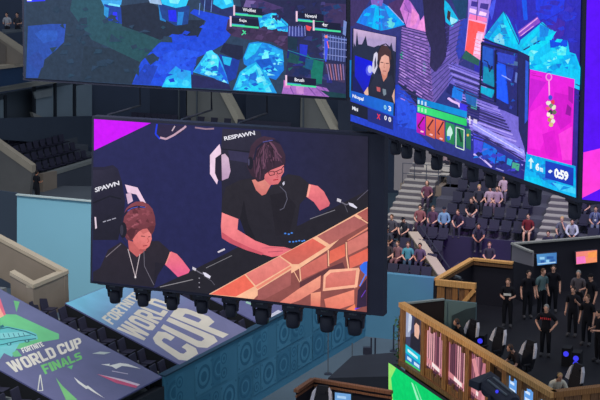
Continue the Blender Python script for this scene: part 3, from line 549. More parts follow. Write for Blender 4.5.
S.line([(524, 50), (545, 38)], 1.3, (30, 40, 110)); S.line([(540, 22), (552, 30)], .6, (30, 60, 130)); S.poly([(517, 32), (538, 16.5), (541, 22), (520, 37)], (126, 70, 190)); S.line([(519, 33), (538, 18)], 1.2, (214, 150, 220)); S.line([(521, 36), (534, 26)], .9, (210, 150, 220)); S.line([(516, 24), (520, 40)], 1.2, (30, 70, 190))
for i in range(4): S.line([(576, 84+i*5), (580.5, 86+i*5)], 1, (40, 40, 110))
S.poly([(527, 152), (576, 166), (576.5, 197.7), (524.5, 180)], (0, 160, 222), (10, 176, 230), (0, 1)); S.poly([(536, 172), (552, 176), (562, 190), (544, 180)], (30, 100, 206)); S.poly([(552, 182), (576, 188), (576, 194), (560, 190)], (60, 196, 238)); S.poly([(526, 176), (540, 178), (544, 186), (525, 180)], (0, 190, 230))
S.shards([(518, 50), (543, 22), (556, 32), (568, 40), (576, 54), (581, 68), (580, 90), (531, 70)], 46, 3.2, ((0, 150, 225), (0, 205, 240), (60, 215, 236), (10, 120, 215), (20, 190, 236), (120, 226, 236)), 32, 1.9)
S.shards([(484, 37), (504, 11), (519, 40), (520, 50)], 18, 2.6, ((0, 150, 225), (0, 200, 240), (70, 205, 232), (20, 120, 205)), 33)
S.shards([(356.5, 22.5), (364, 10), (378, 0), (388, 6), (405, 24.7), (390, 29)], 22, 2.6, ((0, 140, 230), (20, 110, 220), (0, 180, 240), (50, 130, 220)), 34)
S.shards([(518, -8), (580, -8), (580, 50), (556, 30), (530, 18)], 40, 5, ((40, 44, 190), (46, 40, 176), (36, 52, 205), (52, 44, 180)), 35)
S.shards([(350.5, 97), (400, 86), (418, 100), (418, 132), (350.5, 118)], 40, 4, ((34, 60, 190), (40, 76, 210), (30, 54, 170)), 36)
S.shards([(482, 41), (520, 51), (521, 116), (481, 99)], 44, 3, ((34, 44, 130), (26, 70, 180), (40, 40, 110), (24, 100, 170), (46, 60, 160)), 37, .8)
S.shards([(474, 132), (522, 160), (521, 178), (470, 161)], 30, 3, ((40, 60, 170), (24, 110, 205), (60, 60, 190), (90, 100, 210), (30, 34, 100)), 39)
S.shards([(527, 152), (576, 166), (576.5, 197), (525, 180)], 20, 4, ((0, 150, 220), (30, 180, 232), (10, 130, 210)), 40)
# courses of the brick cube and boards of the floor
for i in range(20):
    f = i/19; a, b = (402-3*f, 28.5+51*f), (428+6*f, 35+68*f)
    S.line([a, b], 1.0, (56, 46, 104))
    for k in range(4):
        t = (k+R.uniform(.05, .5))/4.4; q = (a[0]+(b[0]-a[0])*t, a[1]+(b[1]-a[1])*t+1.5); S.line([q, (q[0]+(b[0]-a[0])*.17, q[1]+(b[1]-a[1])*.17)], 1.25, R.choice(((160, 118, 204), (140, 104, 190), (120, 90, 170), (172, 132, 212))))
for i in range(13):
    f = i/12; a, b = (428.4+5.6*f, 36+66*f), (464-9*f, 20+56*f)
    S.line([a, b], .9, (60, 54, 120))
for i in range(24):
    f = i/23; a, b = (449+26*f, 64+74*f), (483+42*f, 77+78*f)
    S.line([a, b], R.uniform(.8, 2.0), R.choice(((52, 46, 108), (142, 128, 222), (60, 54, 124), (164, 148, 232), (120, 106, 206), (46, 42, 98))))
S.poly([(482, 41), (486, 42), (524, 60), (521, 118), (518, 117)], (36, 38, 108)) if False else None
for q, c in (([(484, 46), (494, 49), (494, 66), (483.6, 62)], (34, 84, 190)), ([(485, 66), (494, 70), (495, 87), (484, 82)], (14, 134, 172)), ([(482, 86), (495, 90), (493, 98), (481, 92)], (8, 164, 204)), ([(499, 52), (516, 56), (515, 64), (499, 61)], (46, 64, 186)), ([(498, 64), (506, 66), (509, 104), (498, 98)], (28, 84, 240)), ([(508, 68), (515, 70), (513, 82), (508, 80)], (40, 54, 160))): S.poly(q, c)
for a in ([(483, 44), (481, 98)], [(497, 50), (496, 102)], [(482, 43), (521, 53)], [(481, 84), (497, 89)], [(520, 52), (519, 116)]): S.line(a, 1.5, (22, 22, 58))
S.line([(485, 60), (489, 62), (491, 72), (493, 66)], 1, (24, 28, 76)); S.line([(503, 75), (512, 80)], .9, (140, 160, 245)); S.poly([(454, 88), (464, 92), (463, 101), (453, 97)], (24, 116, 220)); S.poly([(466, 93), (478, 98), (477, 107), (468, 103)], (34, 96, 170)); S.line([(449, 98), (453, 101), (460, 104), (461, 107)], 1.8, (220, 184, 240)); S.poly([(461, 103), (468, 105), (468, 112), (461, 110)], (60, 50, 226))
S.poly([(519, 50), (531, 56), (531, 130), (527, 152), (520, 130)], (32, 34, 88)); S.poly([(527, 60), (530, 62), (529, 120), (526, 124)], (42, 84, 200)); S.poly([(474, 121), (524, 150), (526, 157), (474, 128)], (150, 148, 238)); S.line([(474, 124), (524, 153)], .9, (206, 196, 250))
S.poly([(424, -4), (446, -4), (445, 20), (448, 44), (446, 58), (441, 66), (436, 72), (431, 66), (432, 48), (427, 34), (425, 12)], (36, 30, 62), (44, 38, 80), (0, 1))
# ---- overlays
_at = S.at; S.at = lambda x, y: _at(x+1.2*(1 if x > 352 else 0), y+3*max(0, (100-y)/75))
S.part('webcam_inset')
S.poly([(352.5, 25), (396.5, 34), (394.8, 116), (351.5, 100)], (26, 28, 52))
S.poly([(353.6, 25.6), (396, 34.4), (395.5, 52), (353.4, 46)], (206, 176, 214), (136, 128, 178), (0, 1)); S.poly([(356, 34), (372, 36), (388, 40), (388, 46), (356, 42)], (176, 156, 204))
S.poly([(353.4, 46), (354, 40), (355.5, 44), (357, 28), (358.5, 42), (362, 42), (365.8, 33), (367.5, 43), (374, 45), (378, 43), (390, 44), (391.5, 40), (393, 48), (395.6, 50), (395.4, 82), (352.8, 70)], (36, 40, 66))
S.poly([(355, 53.5), (372.5, 60), (373, 66), (366, 96), (354.5, 92)], (14, 10, 226), (24, 30, 170), (-1, 1)); S.oval((369.4, 69), (3.6, 5.6), (90, 96, 236)); S.oval((370, 68), (2.2, 4), (190, 196, 250)); S.poly([(353, 72), (362, 88), (366, 97), (353, 92)], (20, 22, 96))
S.poly([(372.5, 62), (374, 52), (376.5, 49.6), (378, 52), (377.4, 66), (374.5, 73), (372, 70)], (210, 206, 228)); S.poly([(374.4, 60), (376, 54), (376.4, 64), (374.6, 68)], (70, 66, 96))
S.poly([(378, 50), (384, 46), (392, 50), (394.4, 60), (394, 84), (378, 80)], (30, 30, 50))
S.poly([(366.5, 94), (371, 82), (375, 74), (381, 72.5), (386, 76.5), (392, 74), (394.6, 84), (394.6, 103), (368, 96)], (40, 42, 62), (34, 36, 54), (0, 1))
S.poly([(381, 71), (388, 71), (387, 76), (383.5, 81)], (206, 132, 112)); S.poly([(378.8, 54), (383, 50.6), (389.4, 53), (390.6, 62), (389, 69.6), (385.6, 75), (381.6, 72), (379.4, 65)], (240, 184, 166), (214, 146, 130), (1, 1)); S.line([(380.6, 60.5), (383.4, 61)], .8, (70, 40, 44)); S.line([(385.8, 61.6), (388.8, 62)], .8, (70, 40, 44)); S.line([(384.4, 61), (384, 66), (385.2, 66.4)], .6, (180, 110, 96)); S.line([(382.8, 69.6), (386.2, 70)], .8, (160, 80, 80))
S.poly([(377.4, 62), (378, 48), (382, 42.5), (387, 43.5), (391, 49), (391.6, 60), (390, 66), (389, 55), (385, 52.6), (381.6, 55), (380, 60), (379.2, 67)], (74, 48, 48)); S.line([(378, 50), (381, 43), (386, 41.4), (391.5, 47), (392, 58)], 1.1, (30, 30, 44)); S.oval((391.6, 60.5), (1.3, 3.4), (30, 30, 44)); S.oval((378.2, 61), (1.1, 3.2), (30, 30, 44))
S.poly([(364, 92), (368, 86), (368.6, 94.4), (366, 96.4)], (226, 180, 160)); S.poly([(392, 96), (394.7, 88), (394.6, 104)], (216, 170, 156)); S.poly([(376.6, 86), (380.4, 87), (380.4, 91.6), (377, 90.6)], (190, 90, 96)); S.poly([(382.6, 88), (386, 89), (386.4, 94), (384, 95.6), (383, 93)], (120, 136, 150))
S.at = _at
S.part('score_bar')
S.poly([(352.4, 90.4), (394.9, 103), (394.6, 116), (351.6, 99.8)], (22, 84, 196), (24, 110, 216), (1, 0)); S.poly([(351, 60), (352.7, 60), (352, 98), (350.8, 97)], (20, 120, 200))
S.text('Nicepal', [(353.6, 98.2), (364.6, 102), (364.9, 97.4), (353.9, 93.8)], (236, 240, 250), .03)
S.text('0', [(385, 109), (387.6, 110), (387.8, 105.4), (385.2, 104.4)], (150, 220, 240), .04); S.text('3', [(389.4, 110.6), (392.4, 111.7), (392.6, 106.6), (389.6, 105.6)], (240, 246, 252), .04)
S.poly([(351.4, 101), (369, 107.4), (369, 120), (351.2, 114)], (26, 28, 48)); S.poly([(369, 107.4), (394.6, 117), (394.4, 130), (369, 121)], (34, 44, 120)); S.text('Mini', [(353.4, 109.4), (359.2, 111.6), (359.4, 107.8), (353.6, 105.8)], (226, 228, 240), .03)
S.text('X', [(378, 118.4), (381.6, 119.8), (381.8, 114.6), (378.2, 113.4)], (236, 50, 70), .04); S.text('0', [(385.4, 119.6), (388, 120.6), (388.2, 116), (385.6, 115)], (230, 230, 240), .04); S.text('0', [(389.6, 121.4), (392.4, 122.4), (392.6, 117.4), (389.8, 116.4)], (230, 230, 240), .04)
S.part('health_bar')
S.poly([(418.6, 97.4), (468.4, 111.4), (468.2, 118), (418.6, 103.4)], (0, 128, 208), (10, 146, 222), (1, 0)); S.poly([(418.8, 104.4), (468.2, 119), (468, 126), (418.8, 111.8)], (60, 226, 128), (40, 206, 104), (1, 0))
for x in (420, 423.4, 427): S.line([(x, 99.5+(x-419)*.28), (x, 103.5+(x-419)*.28)], 1.8, (190, 220, 246)); S.line([(x, 106.6+(x-419)*.29), (x, 110.6+(x-419)*.29)], 1.8, (170, 240, 190))
S.line([(471, 116), (471.4, 124)], 1.4, (226, 216, 240)); S.line([(469.4, 119), (473, 120)], 1, (226, 216, 240)); S.poly([(475, 118.6), (478.6, 119.8), (478.4, 124), (474.8, 122.6)], (214, 206, 236))
for x0, x1, c in ((418, 426.6, (214, 20, 206)), (427.4, 436.4, (238, 112, 84)), (437.2, 445.8, (240, 110, 82)), (447, 456, (44, 150, 92)), (457, 466, (40, 136, 88)), (467.4, 472.4, (44, 120, 96))):
    S.part('item_slot%g' % x0); y0 = 112.6+(x0-418)*.315; y1 = 112.6+(x1-418)*.315; S.poly([(x0, y0), (x1, y1), (x1, y1+20.5), (x0, y0+19.5)], c, tuple(q*.82 for q in c), (0, 1))
SL = {419.5: 418, 429: 427.4, 439: 437.2, 422: 418, 431: 427.4, 441: 437.2}
for a in ([(419.5, 126), (425.5, 117)], [(429, 128), (434.6, 119.6)], [(439, 132), (444.8, 121.6)]): S.part('item_slot%g' % SL[a[0][0]]); S.line(a, 1.5, (90, 30, 50)); S.line([a[0], (a[0][0]+2, a[0][1]+2.5)], 1.4, (90, 30, 50))
for x, y in ((422, 131), (431, 134), (441, 138)): S.part('item_slot%g' % SL[x]); S.line([(x, y), (x+3, y+1)], 1.6, (250, 190, 200))
S.part('item_slot447'); S.blot((451, 133), (3, 7), (200, 236, 226), seed=2); S.blot((450, 138), (2, 3), (40, 110, 214), seed=3); S.part('item_slot457'); S.line([(460, 128), (463, 142)], 2.2, (24, 60, 56)); S.line([(457.6, 127), (465.6, 129.8), (465.4, 150), (457.4, 147), (457.6, 127)], .9, (216, 240, 226)); S.part('item_slot467.4'); S.oval((469.4, 135), (1.2, 1.4), (240, 190, 90), 6)
S.part('item_poster')
S.poly([(531.6, 69.2), (576.2, 79.2), (573.4, 165), (528.8, 153.6)], (232, 28, 226), (240, 24, 214), (1, 1))
for q, c in (([(532, 78), (548, 82), (536, 100), (530.6, 110)], (206, 24, 214)), ([(556, 92), (574, 96), (573, 122), (562, 130), (554, 110)], (214, 18, 206)), ([(532, 112), (544, 104), (552, 124), (542, 150), (530, 148)], (246, 40, 226)), ([(560, 134), (574, 126), (573, 160), (564, 160)], (250, 60, 224)), ([(544, 134), (556, 130), (560, 158), (548, 156)], (224, 20, 210)), ([(570, 86), (575, 88), (574.6, 104), (570, 100)], (170, 16, 176)), ([(569, 104), (573, 108), (572, 116), (567, 114)], (150, 14, 160))): S.poly(q, c)
S.line([(533, 74.6), (543.6, 77.2)], .8, (190, 20, 170)); S.line([(533, 72.6), (538, 73.8)], .6, (190, 20, 170))
S.oval((550.5, 77), (3.4, 4), (246, 150, 226)); S.oval((550.5, 76.8), (2.2, 2.8), (228, 40, 222)); S.line([(550.6, 81), (551, 96)], 1.3, (250, 170, 228)); S.oval((552, 97.5), (2.2, 2.6), (70, 80, 220), 9)
for i, (x, y, c) in enumerate(((550, 103, (240, 236, 220)), (554.5, 102, (230, 60, 90)), (552.6, 106, (120, 140, 120)), (549.6, 108.6, (240, 90, 130)), (555.6, 107.4, (236, 230, 200)), (552.4, 111.6, (60, 60, 70)), (556, 112, (110, 110, 90)), (550, 114.4, (244, 240, 214)), (553.6, 116.6, (236, 226, 180)), (551, 119.6, (190, 150, 90)), (554.6, 121, (240, 236, 220)), (552.6, 124.4, (220, 200, 130)))): S.blot((x, y), (2.5, 2.7), c, seed=i)
S.part('timer')
S.poly([(547, 160.4), (575.4, 168), (575, 186), (546.8, 177.6)], (22, 64, 196), (20, 52, 176), (0, 1))
S.line([(532.6, 159.5), (532.4, 168.5)], 1.6, (214, 246, 250)); S.poly([(532.8, 157.4), (535.6, 162.4), (529.8, 161)], (214, 246, 250)); S.text('6', [(537, 170), (541, 171.2), (541.2, 163.4), (537.2, 162)], (236, 250, 252), .05); S.text('m', [(541.6, 171.2), (544.6, 172.2), (544.7, 168.2), (541.7, 167.2)], (220, 246, 250), .04)
S.blot((551.8, 171.4), (2.2, 1.8), (226, 240, 252), seed=2); S.text('0:59', [(555.6, 177.4), (570, 181.4), (570.2, 171.6), (556, 167.6)], (248, 252, 255), .05)
pic = S.build('picture', r, LEDT)
for k in ('webcam_inset', 'score_bar', 'health_bar', 'item_poster', 'timer'): S.build(k, pic, LED, k)
for k in ('418', '427.4', '437.2', '447', '457', '467.4'): S.build('item_slot', pic, LED, 'item_slot'+k)
for t in (.1, .5, .9):
    p = BO[3]+(BO[2]-BO[3])*t-BN*.4; m = MB(); m.tube([p-UP*.05, p+UP*2.5], .04, 6); m.build('hanging_rod', BLK, r)
# ---- far right screen: plain purple and pink
CPT = onv(580, 199, BP, AB)+az(AV)*.12
r = thing('video_screen', 'hanging video screen showing flat purple and pink shapes at the right edge', 'screen', CPT)
CC, CN, CDX, CO = screen_box(r, CPT, AV, [(582.2, 199.4), (660, 208), (664, -50), (588, -50)], .8, .06)
S = Sheet(CPT, CN); S.part('picture')
S.poly([(582.2, 199.4), (660, 208), (664, -50), (588, -50)], (92, 4, 255), (84, 6, 240), (0, 1))
S.poly([(583.4, 152.4), (606, 147), (640, 152), (640, 168), (600, 189), (582.2, 198)], (255, 52, 232), (255, 62, 214), (0, 1))
S.build('picture', r, LED)
for t in (.1, .9):
    p = CO[3]+(CO[2]-CO[3])*t-CN*.4; m = MB(); m.tube([p-UP*.05, p+UP*2.5], .04, 6); m.build('hanging_rod', BLK, r)
# ---- moving head lamps under the screens (face -y in their own frame)
LENS = mat('lamp_lens', (50, 56, 70), .15, .1, 5, 0, .6)
lamp = thing('moving_head_lamp', 'lamp', 'stage lamp', (0, 0, 0))
m = MB(); m.prism([(-.24, -.17, -.13), (.24, -.17, -.13), (.24, .17, -.13), (-.24, .17, -.13)], (0, 0, .13)); m.tube([(0, 0, 0), (0, 0, .14)], .05, 8); m.build('base', BLK, lamp)
m = MB()
for s in (-1, 1): m.hexa([(s*.2, -.07, -.13), (s*.25, -.07, -.13), (s*.25, .07, -.13), (s*.2, .07, -.13)], [(s*.2, -.045, -.42), (s*.24, -.045, -.42), (s*.24, .045, -.42), (s*.2, .045, -.42)])
m.box((0, 0, -.155), (.5, .15, .05)); m.build('yoke', BLK, lamp)
m = MB(); m.tube([(0, 0, -.2), (0, 0, -.24), (0, 0, -.44), (0, 0, -.56), (0, 0, -.6)], [.13, .18, .19, .175, .15], 14); hd = m.build('head', BLK, lamp, True)
m = MB(); m.tube([(0, 0, -.598), (0, 0, -.612)], [.13, .12], 14); m.build('lens', LENS, hd, True)
m = MB(); m.bar((-.1, -.16, -.03), (.1, -.16, -.03), .02, .05); m.build('display_panel', GREY, lamp)
def bottom_lamp(corners, n, x, yb, a, scale, label, group, first=[True]):
    d = az(a); P = onp(x, yb, corners[0], n); q = P-n*.45-UP*.16; d_ = onp(x, yb+6, q, n)-q; P = q+d*d_.dot(d)
    lift = .16*0
    if first[0]: o = lamp; o.location = P; o.rotation_euler = (0, 0, math.radians(90-a)+0); o['label'] = label; o['group'] = group; first[0] = False
    else: o = dup(lamp, P, math.radians(90-a), label, group)
    o.scale = (scale,)*3; return o
for i, x in enumerate((115, 143, 172, 202, 231, 262, 293, 327, 355)):
    lab = ('first', 'second', 'third', 'fourth', 'fifth', 'sixth', 'seventh', 'eighth', 'last')[i]
    bottom_lamp(MC, MN, x, 281+(x-92)*.1127, AV, .86 if i < 5 else 1.02, 'black moving head lamp, %s from the left under the players screen' % lab, 'lamps under the players screen')
for i, (x, s) in enumerate(((396, .72), (407, .72), (420, .76), (437, .74), (456, .76), (473, .7), (491, .68), (514, .74), (535, .74), (575, .7))):
    lab = ('first', 'second', 'third', 'fourth', 'fifth', 'sixth', 'seventh', 'eighth', 'ninth', 'last')[i]
    bottom_lamp(BC, BN, x, 121+(x-350.5)*.3394, AB, s, 'black moving head lamp, %s from the left under the angled fort screen' % lab, 'lamps under the angled screen')
# lamp bars bolted under the screens
for root_c, n, dx, lab in ((MC, MN, MDX, 'black lamp bar along the bottom of the players screen'), (BC, BN, BDX, 'black lamp bar along the bottom of the angled fort screen')):
    a, b = root_c[0]-n*.45-UP*.14, root_c[1]-n*.45-UP*.14
    m = MB(); m.bar(a, b, .3, .06); o = m.build('lamp_bar', BLK, None, loc=a); tag(o, lab, 'lamp bar')
# ================================================================ people
SKINS = [mat('skin_light', (226, 172, 148), .6, .06, 8), mat('skin_tan', (196, 138, 110), .6, .06, 8), mat('skin_dark', (122, 82, 64), .6, .06, 8)]
EYE = mat('eye', (30, 24, 24), .3, .0, 1)
HAIRS = {'dark': mat('hair_dark', (44, 36, 34), .6, .2, 20), 'brown': mat('hair_brown', (92, 64, 46), .6, .2, 20), 'blond': mat('hair_blond', (196, 160, 110), .6, .15, 20), 'grey': mat('hair_grey', (140, 138, 136), .6, .15, 20)}
SHOE = mat('shoe_rubber', (70, 68, 72), .6, .1, 6)
def cloth(rgb): return mat('cloth_%d_%d_%d' % rgb, rgb, .85, .14, 14, 0, .15)
def skeleton(pose):
    """joints of one pose: name -> (point, radius x, radius y); the figure faces -y, feet at z = 0"""
    J = {}
    lean = {'sit_forward': .28, 'desk': .12, 'desk_bent': .34}.get(pose, 0.0)
    sit = pose.startswith('sit') or pose.startswith('desk')
    hz = .50 if sit else .93
    J['pelvis'] = (V((0, 0, hz)), .155, .12)
    def up(h, f=1.0): return V((0, -math.sin(lean*f)*h-.0, hz+math.cos(lean*f)*h))
    J['waist'] = (up(.17), .135, .105); J['chest'] = (up(.36), .165, .12); J['collar'] = (up(.49), .095, .08); J['neck'] = (up(.56)+V((0, -.015, 0)), .055, .055)
    J['skull'] = (up(.69)+V((0, -.04-.05*(lean > 0), -.01)), .075, .085)
    for s, n in ((-1, 'l'), (1, 'r')):
        sh = up(.455)+V((s*.185, 0, 0)); J['sh'+n] = (sh, .066, .066)
        if pose == 'stand': el, wr = sh+V((s*.06, .03, -.29)), sh+V((s*.065, -.06, -.53))
        elif pose == 'stand_hips': el, wr = sh+V((s*.17, .06, -.24)), sh+V((s*.03, -.07, -.42))
        elif pose == 'stand_hold': el, wr = sh+V((s*.06, .0, -.28)), sh+V((-s*.05, -.25, -.27))
        elif pose == 'stand_point': el, wr = (sh+V((s*.08, -.02, -.28)), sh+V((s*.0, -.2, -.1))) if s > 0 else (sh+V((s*.05, .03, -.29)), sh+V((s*.06, -.05, -.53)))
        elif pose == 'sit_chin': el, wr = (sh+V((s*.02, -.22, -.22)), sh+V((-s*.1, -.2, .06))) if s > 0 else (sh+V((s*.06, -.08, -.27)), sh+V((-s*.06, -.28, -.36)))
        elif pose == 'sit_forward': el, wr = sh+V((s*.07, -.14, -.24)), sh+V((-s*.08, -.34, -.36))
        elif pose.startswith('desk'): el, wr = sh+V((s*.1, -.1, -.26)), sh+V((s*.02, -.36, -.26))
        else: el, wr = sh+V((s*.07, -.03, -.28)), sh+V((-s*.05, -.26, -.36))
        J['el'+n] = (el, .043, .043); J['wr'+n] = (wr, .028, .032); d = (wr-el).normalized(); J['ha'+n] = (wr+d*.085, .02, .042)
        hp = V((s*.095, 0, hz-.03)); J['hip'+n] = (hp, .088, .092)
        if sit: kn, an = V((s*.12, -.43, hz+.0)), V((s*.12, -.42, .09))
        else: kn, an = V((s*.105, -.015, .5)), V((s*.115, .02, .09))
        J['kn'+n] = (kn, .06, .062); J['an'+n] = (an, .04, .045); J['to'+n] = (an+V((s*.02, -.17, -.045)), .045, .035)
    return J
LIMBS = [('pelvis', 'waist'), ('waist', 'chest'), ('chest', 'collar'), ('collar', 'neck'), ('neck', 'skull')]
for n in 'lr': LIMBS += [('collar', 'sh'+n), ('sh'+n, 'el'+n), ('el'+n, 'wr'+n), ('wr'+n, 'ha'+n), ('pelvis', 'hip'+n), ('hip'+n, 'kn'+n), ('kn'+n, 'an'+n), ('an'+n, 'to'+n)]
BODY = {}
def body_meshes(pose, sleeves, legs):
    key = (pose, sleeves, legs)
    if key in BODY: return BODY[key]
    J = skeleton(pose); names = list(J); idx = {n: i for i, n in enumerate(names)}
    me = bpy.data.meshes.new('skeleton'); me.from_pydata([tuple(J[n][0]) for n in names], [(idx[a], idx[b]) for a, b in LIMBS], [])
    o = bpy.data.objects.new('skeleton', me); COL.objects.link(o)
    sk = o.modifiers.new('Skin', 'SKIN'); sk.branch_smoothing = .3
    for n in names:
        d = me.skin_vertices[0].data[idx[n]]; d.radius = (J[n][1], J[n][2]); d.use_root = (n == 'pelvis')
    ss = o.modifiers.new('Sub', 'SUBSURF'); ss.levels = 1; ss.render_levels = 1
    dg = bpy.context.evaluated_depsgraph_get(); bme = bpy.data.meshes.new_from_object(o.evaluated_get(dg))
    bpy.data.objects.remove(o); bpy.data.meshes.remove(me)
    def region(c):
        best = None
        for a, b in LIMBS:
            A, B = J[a][0], J[b][0]; t = max(0, min(1, (c-A).dot(B-A)/(B-A).length_squared)); q = (c-(A+(B-A)*t)).length/(J[a][1]*(1-t)+J[b][1]*t+.02)
            if best is None or q < best[0]: best = (q, a, b, t)
        return best[1:]
    src = bmesh.new(); src.from_mesh(bme); src.faces.index_update()
    groups = {'shirt': [], 'trousers': [], 'shoe': []}
    for f in src.faces:
        a, b, t = region(f.calc_center_median()); p = a[:2]
        if (a, b) in (('pelvis', 'waist'), ('waist', 'chest'), ('chest', 'collar')): g = 'shirt' if (a != 'pelvis' or t > .25) else 'trousers'
        elif a == 'collar' and b[:2] == 'sh': g = 'shirt'
        elif a[:2] == 'sh' and b[:2] == 'el': g = 'shirt' if (sleeves == 'long' or t < .75) else None
        elif a[:2] == 'el' and b[:2] == 'wr': g = 'shirt' if sleeves == 'long' and t < .9 else None
        elif a == 'pelvis': g = 'trousers'
        elif a[:3] == 'hip': g = 'trousers' if legs == 'long' or t < .8 else None
        elif a[:2] == 'kn': g = 'trousers' if legs == 'long' and t < .95 else None
        elif a[:2] == 'an': g = 'shoe'
        else: g = None
        if g: groups[g].append(f.index)
    out = {}
    for g, fi in groups.items():
        bm = src.copy(); bm.verts.index_update(); bm.faces.index_update(); bm.faces.ensure_lookup_table(); keep = set(fi)
        bm.normal_update(); off = {v.index: v.normal.copy() for v in bm.verts}
        for v in bm.verts: v.co += off[v.index]*(.016 if g != 'shoe' else .014)
        bmesh.ops.delete(bm, geom=[f for f in bm.faces if f.index not in keep], context='FACES')
        def trim(b):                      # keep the one connected garment
            seen, best = set(), []
            for f in b.faces:
                if f in seen: continue
                st, isl = [f], []; seen.add(f)
                while st:
                    x = st.pop(); isl.append(x)
                    for e in x.edges:
                        for y in e.link_faces:
                            if y not in seen: seen.add(y); st.append(y)
                if len(isl) > len(best): best = isl
            bs = set(best); bmesh.ops.delete(b, geom=[f for f in b.faces if f not in bs], context='FACES'); bmesh.ops.delete(b, geom=[v for v in b.verts if not v.link_faces], context='VERTS')
        if g != 'shoe': trim(bm)
        if g == 'shoe':
            for s, nm in ((-1, 'l'), (1, 'r')):
                b2 = bm.copy(); bmesh.ops.delete(b2, geom=[f for f in b2.faces if f.calc_center_median().x*s < 0], context='FACES'); trim(b2)
                m2 = bpy.data.meshes.new('shoe'); b2.to_mesh(m2); b2.free(); m2.materials.append(SHOE); out['shoe'+nm] = m2
        else:
            m2 = bpy.data.meshes.new(g); bm.to_mesh(m2); m2.materials.append(SHOE); m2.polygons.foreach_set('use_smooth', [True]*len(m2.polygons)); out[g] = m2
        bm.free()
    # head, ears, nose, eyes and fingers joined into the one body mesh
    m = MB(); H = J['skull'][0]; hd = (H-J['neck'][0]).normalized()
    hc = H+V((0, -.012, .035)); m.ball(hc, (.076, .095, .112), 14, 10, 0)
    m.ball(hc+V((0, -.035, -.06)), (.052, .058, .055), 10, 7, 0)
    m.add([hc+V(p) for p in ((-.011, -.09, .01), (.011, -.09, .01), (.016, -.088, -.03), (-.016, -.088, -.03), (0, -.118, -.024))], [(0, 1, 4), (1, 2, 4), (2, 3, 4), (3, 0, 4), (0, 3, 2, 1)], 0)
    for s in (-1, 1):
        m.ball(hc+V((s*.078, .005, -.005)), (.012, .022, .032), 7, 5, 0); m.ball(hc+V((s*.03, -.084, .008)), (.012, .008, .007), 6, 4, 1)
    m.box(hc+V((0, -.091, -.058)), (.036, .008, .007), 0, 1)
    for s, n in ((-1, 'l'), (1, 'r')):
        w, h = J['wr'+n][0], J['ha'+n][0]; d = (h-w).normalized(); sd = d.cross(V((s, .01, 0))).normalized(); pn = d.cross(sd)
        for k, ln in enumerate((.062, .072, .068, .052)):
            a = w+d*.08+sd*(k-1.5)*.02; b = a+d*ln*.55; c = b+(d*.7-pn*.5*s).normalized()*ln*.5; m.tube([a, b, c], [.0095, .0085, .006], 5, 0)
        a = w+d*.03+sd*-.03; m.tube([a, a+d*.03-sd*.028, a+d*.065-sd*.03], [.012, .01, .007], 5, 0)
    bm = bmesh.new(); bm.from_mesh(bme)
    tmp = bpy.data.meshes.new('t'); tmp.from_pydata([tuple(p) for p in m.v], [], m.f); tmp.polygons.foreach_set('material_index', m.m); bm.from_mesh(tmp); bpy.data.meshes.remove(tmp)
    body = bpy.data.meshes.new('body'); bm.to_mesh(body); bm.free(); src.free(); bpy.data.meshes.remove(bme)
    body.materials.append(SKINS[0]); body.materials.append(EYE); body.polygons.foreach_set('use_smooth', [True]*len(body.polygons))
    out['body'] = body
    def simple(nm, mb, material):
        x = bpy.data.meshes.new(nm); x.from_pydata([tuple(p) for p in mb.v], [], mb.f); x.materials.append(material); x.polygons.foreach_set('use_smooth', [True]*len(x.polygons)); return x
    a = MB()
    c0 = hc+V((0, .014, .022)); a.ball(c0, (.086, .098, .106), 14, 8, 0, -12, 90); a.ball(hc+V((0, .05, -.02)), (.074, .06, .085), 12, 7, 0)
    out['hair'] = simple('hair', a, HAIRS['dark'])
    a = MB(); a.ball(hc+V((0, .02, .0)), (.094, .1, .12), 14, 8); a.ball(hc+V((0, .06, -.12)), (.09, .05, .12), 12, 7); out['long_hair'] = simple('hair', a, HAIRS['dark'])
    # long hair must leave the face free: keep only what lies behind the ears
    lh = out['long_hair']; bm = bmesh.new(); bm.from_mesh(lh); bmesh.ops.delete(bm, geom=[f for f in bm.faces if f.calc_center_median().y < hc.y-.05 and f.calc_center_median().z < hc.z+.06], context='FACES'); bm.to_mesh(lh); bm.free()
    a = MB(); a.ball(hc+V((0, .008, .03)), (.088, .103, .1), 14, 6, 0, 0, 90); a.prism([hc+V(p) for p in ((-.07, -.085, .035), (-.05, -.16, .025), (.05, -.16, .025), (.07, -.085, .035))], (0, 0, .012)); out['cap'] = simple('cap', a, cloth((40, 40, 46)))
    a = MB(); a.tube([hc+V((math.cos(t)*.1, 0, math.sin(t)*.125)) for t in [math.pi*i/10 for i in range(11)]], .012, 6)
    for s in (-1, 1): a.tube([hc+V((s*.082, 0, -.005)), hc+V((s*.115, 0, -.005))], .042, 10)
    out['headset'] = simple('headset', a, BLK)
    a = MB(); ch = J['chest'][0]; a.tube([ch+V((-.05, -.1, .16)), ch+V((-.03, -.155, 0)), ch+V((0, -.16, -.12)), ch+V((.03, -.155, 0)), ch+V((.05, -.1, .16))], .006, 4); a.box(ch+V((0, -.165, -.16)), (.09, .008, .11)); out['lanyard'] = simple('lanyard', a, mat('white_card', (214, 214, 210), .5, .05))
    BODY[key] = out; return out
def setmat(o, m, slot=0):
    o.material_slots[slot].link = 'OBJECT'; o.material_slots[slot].material = m
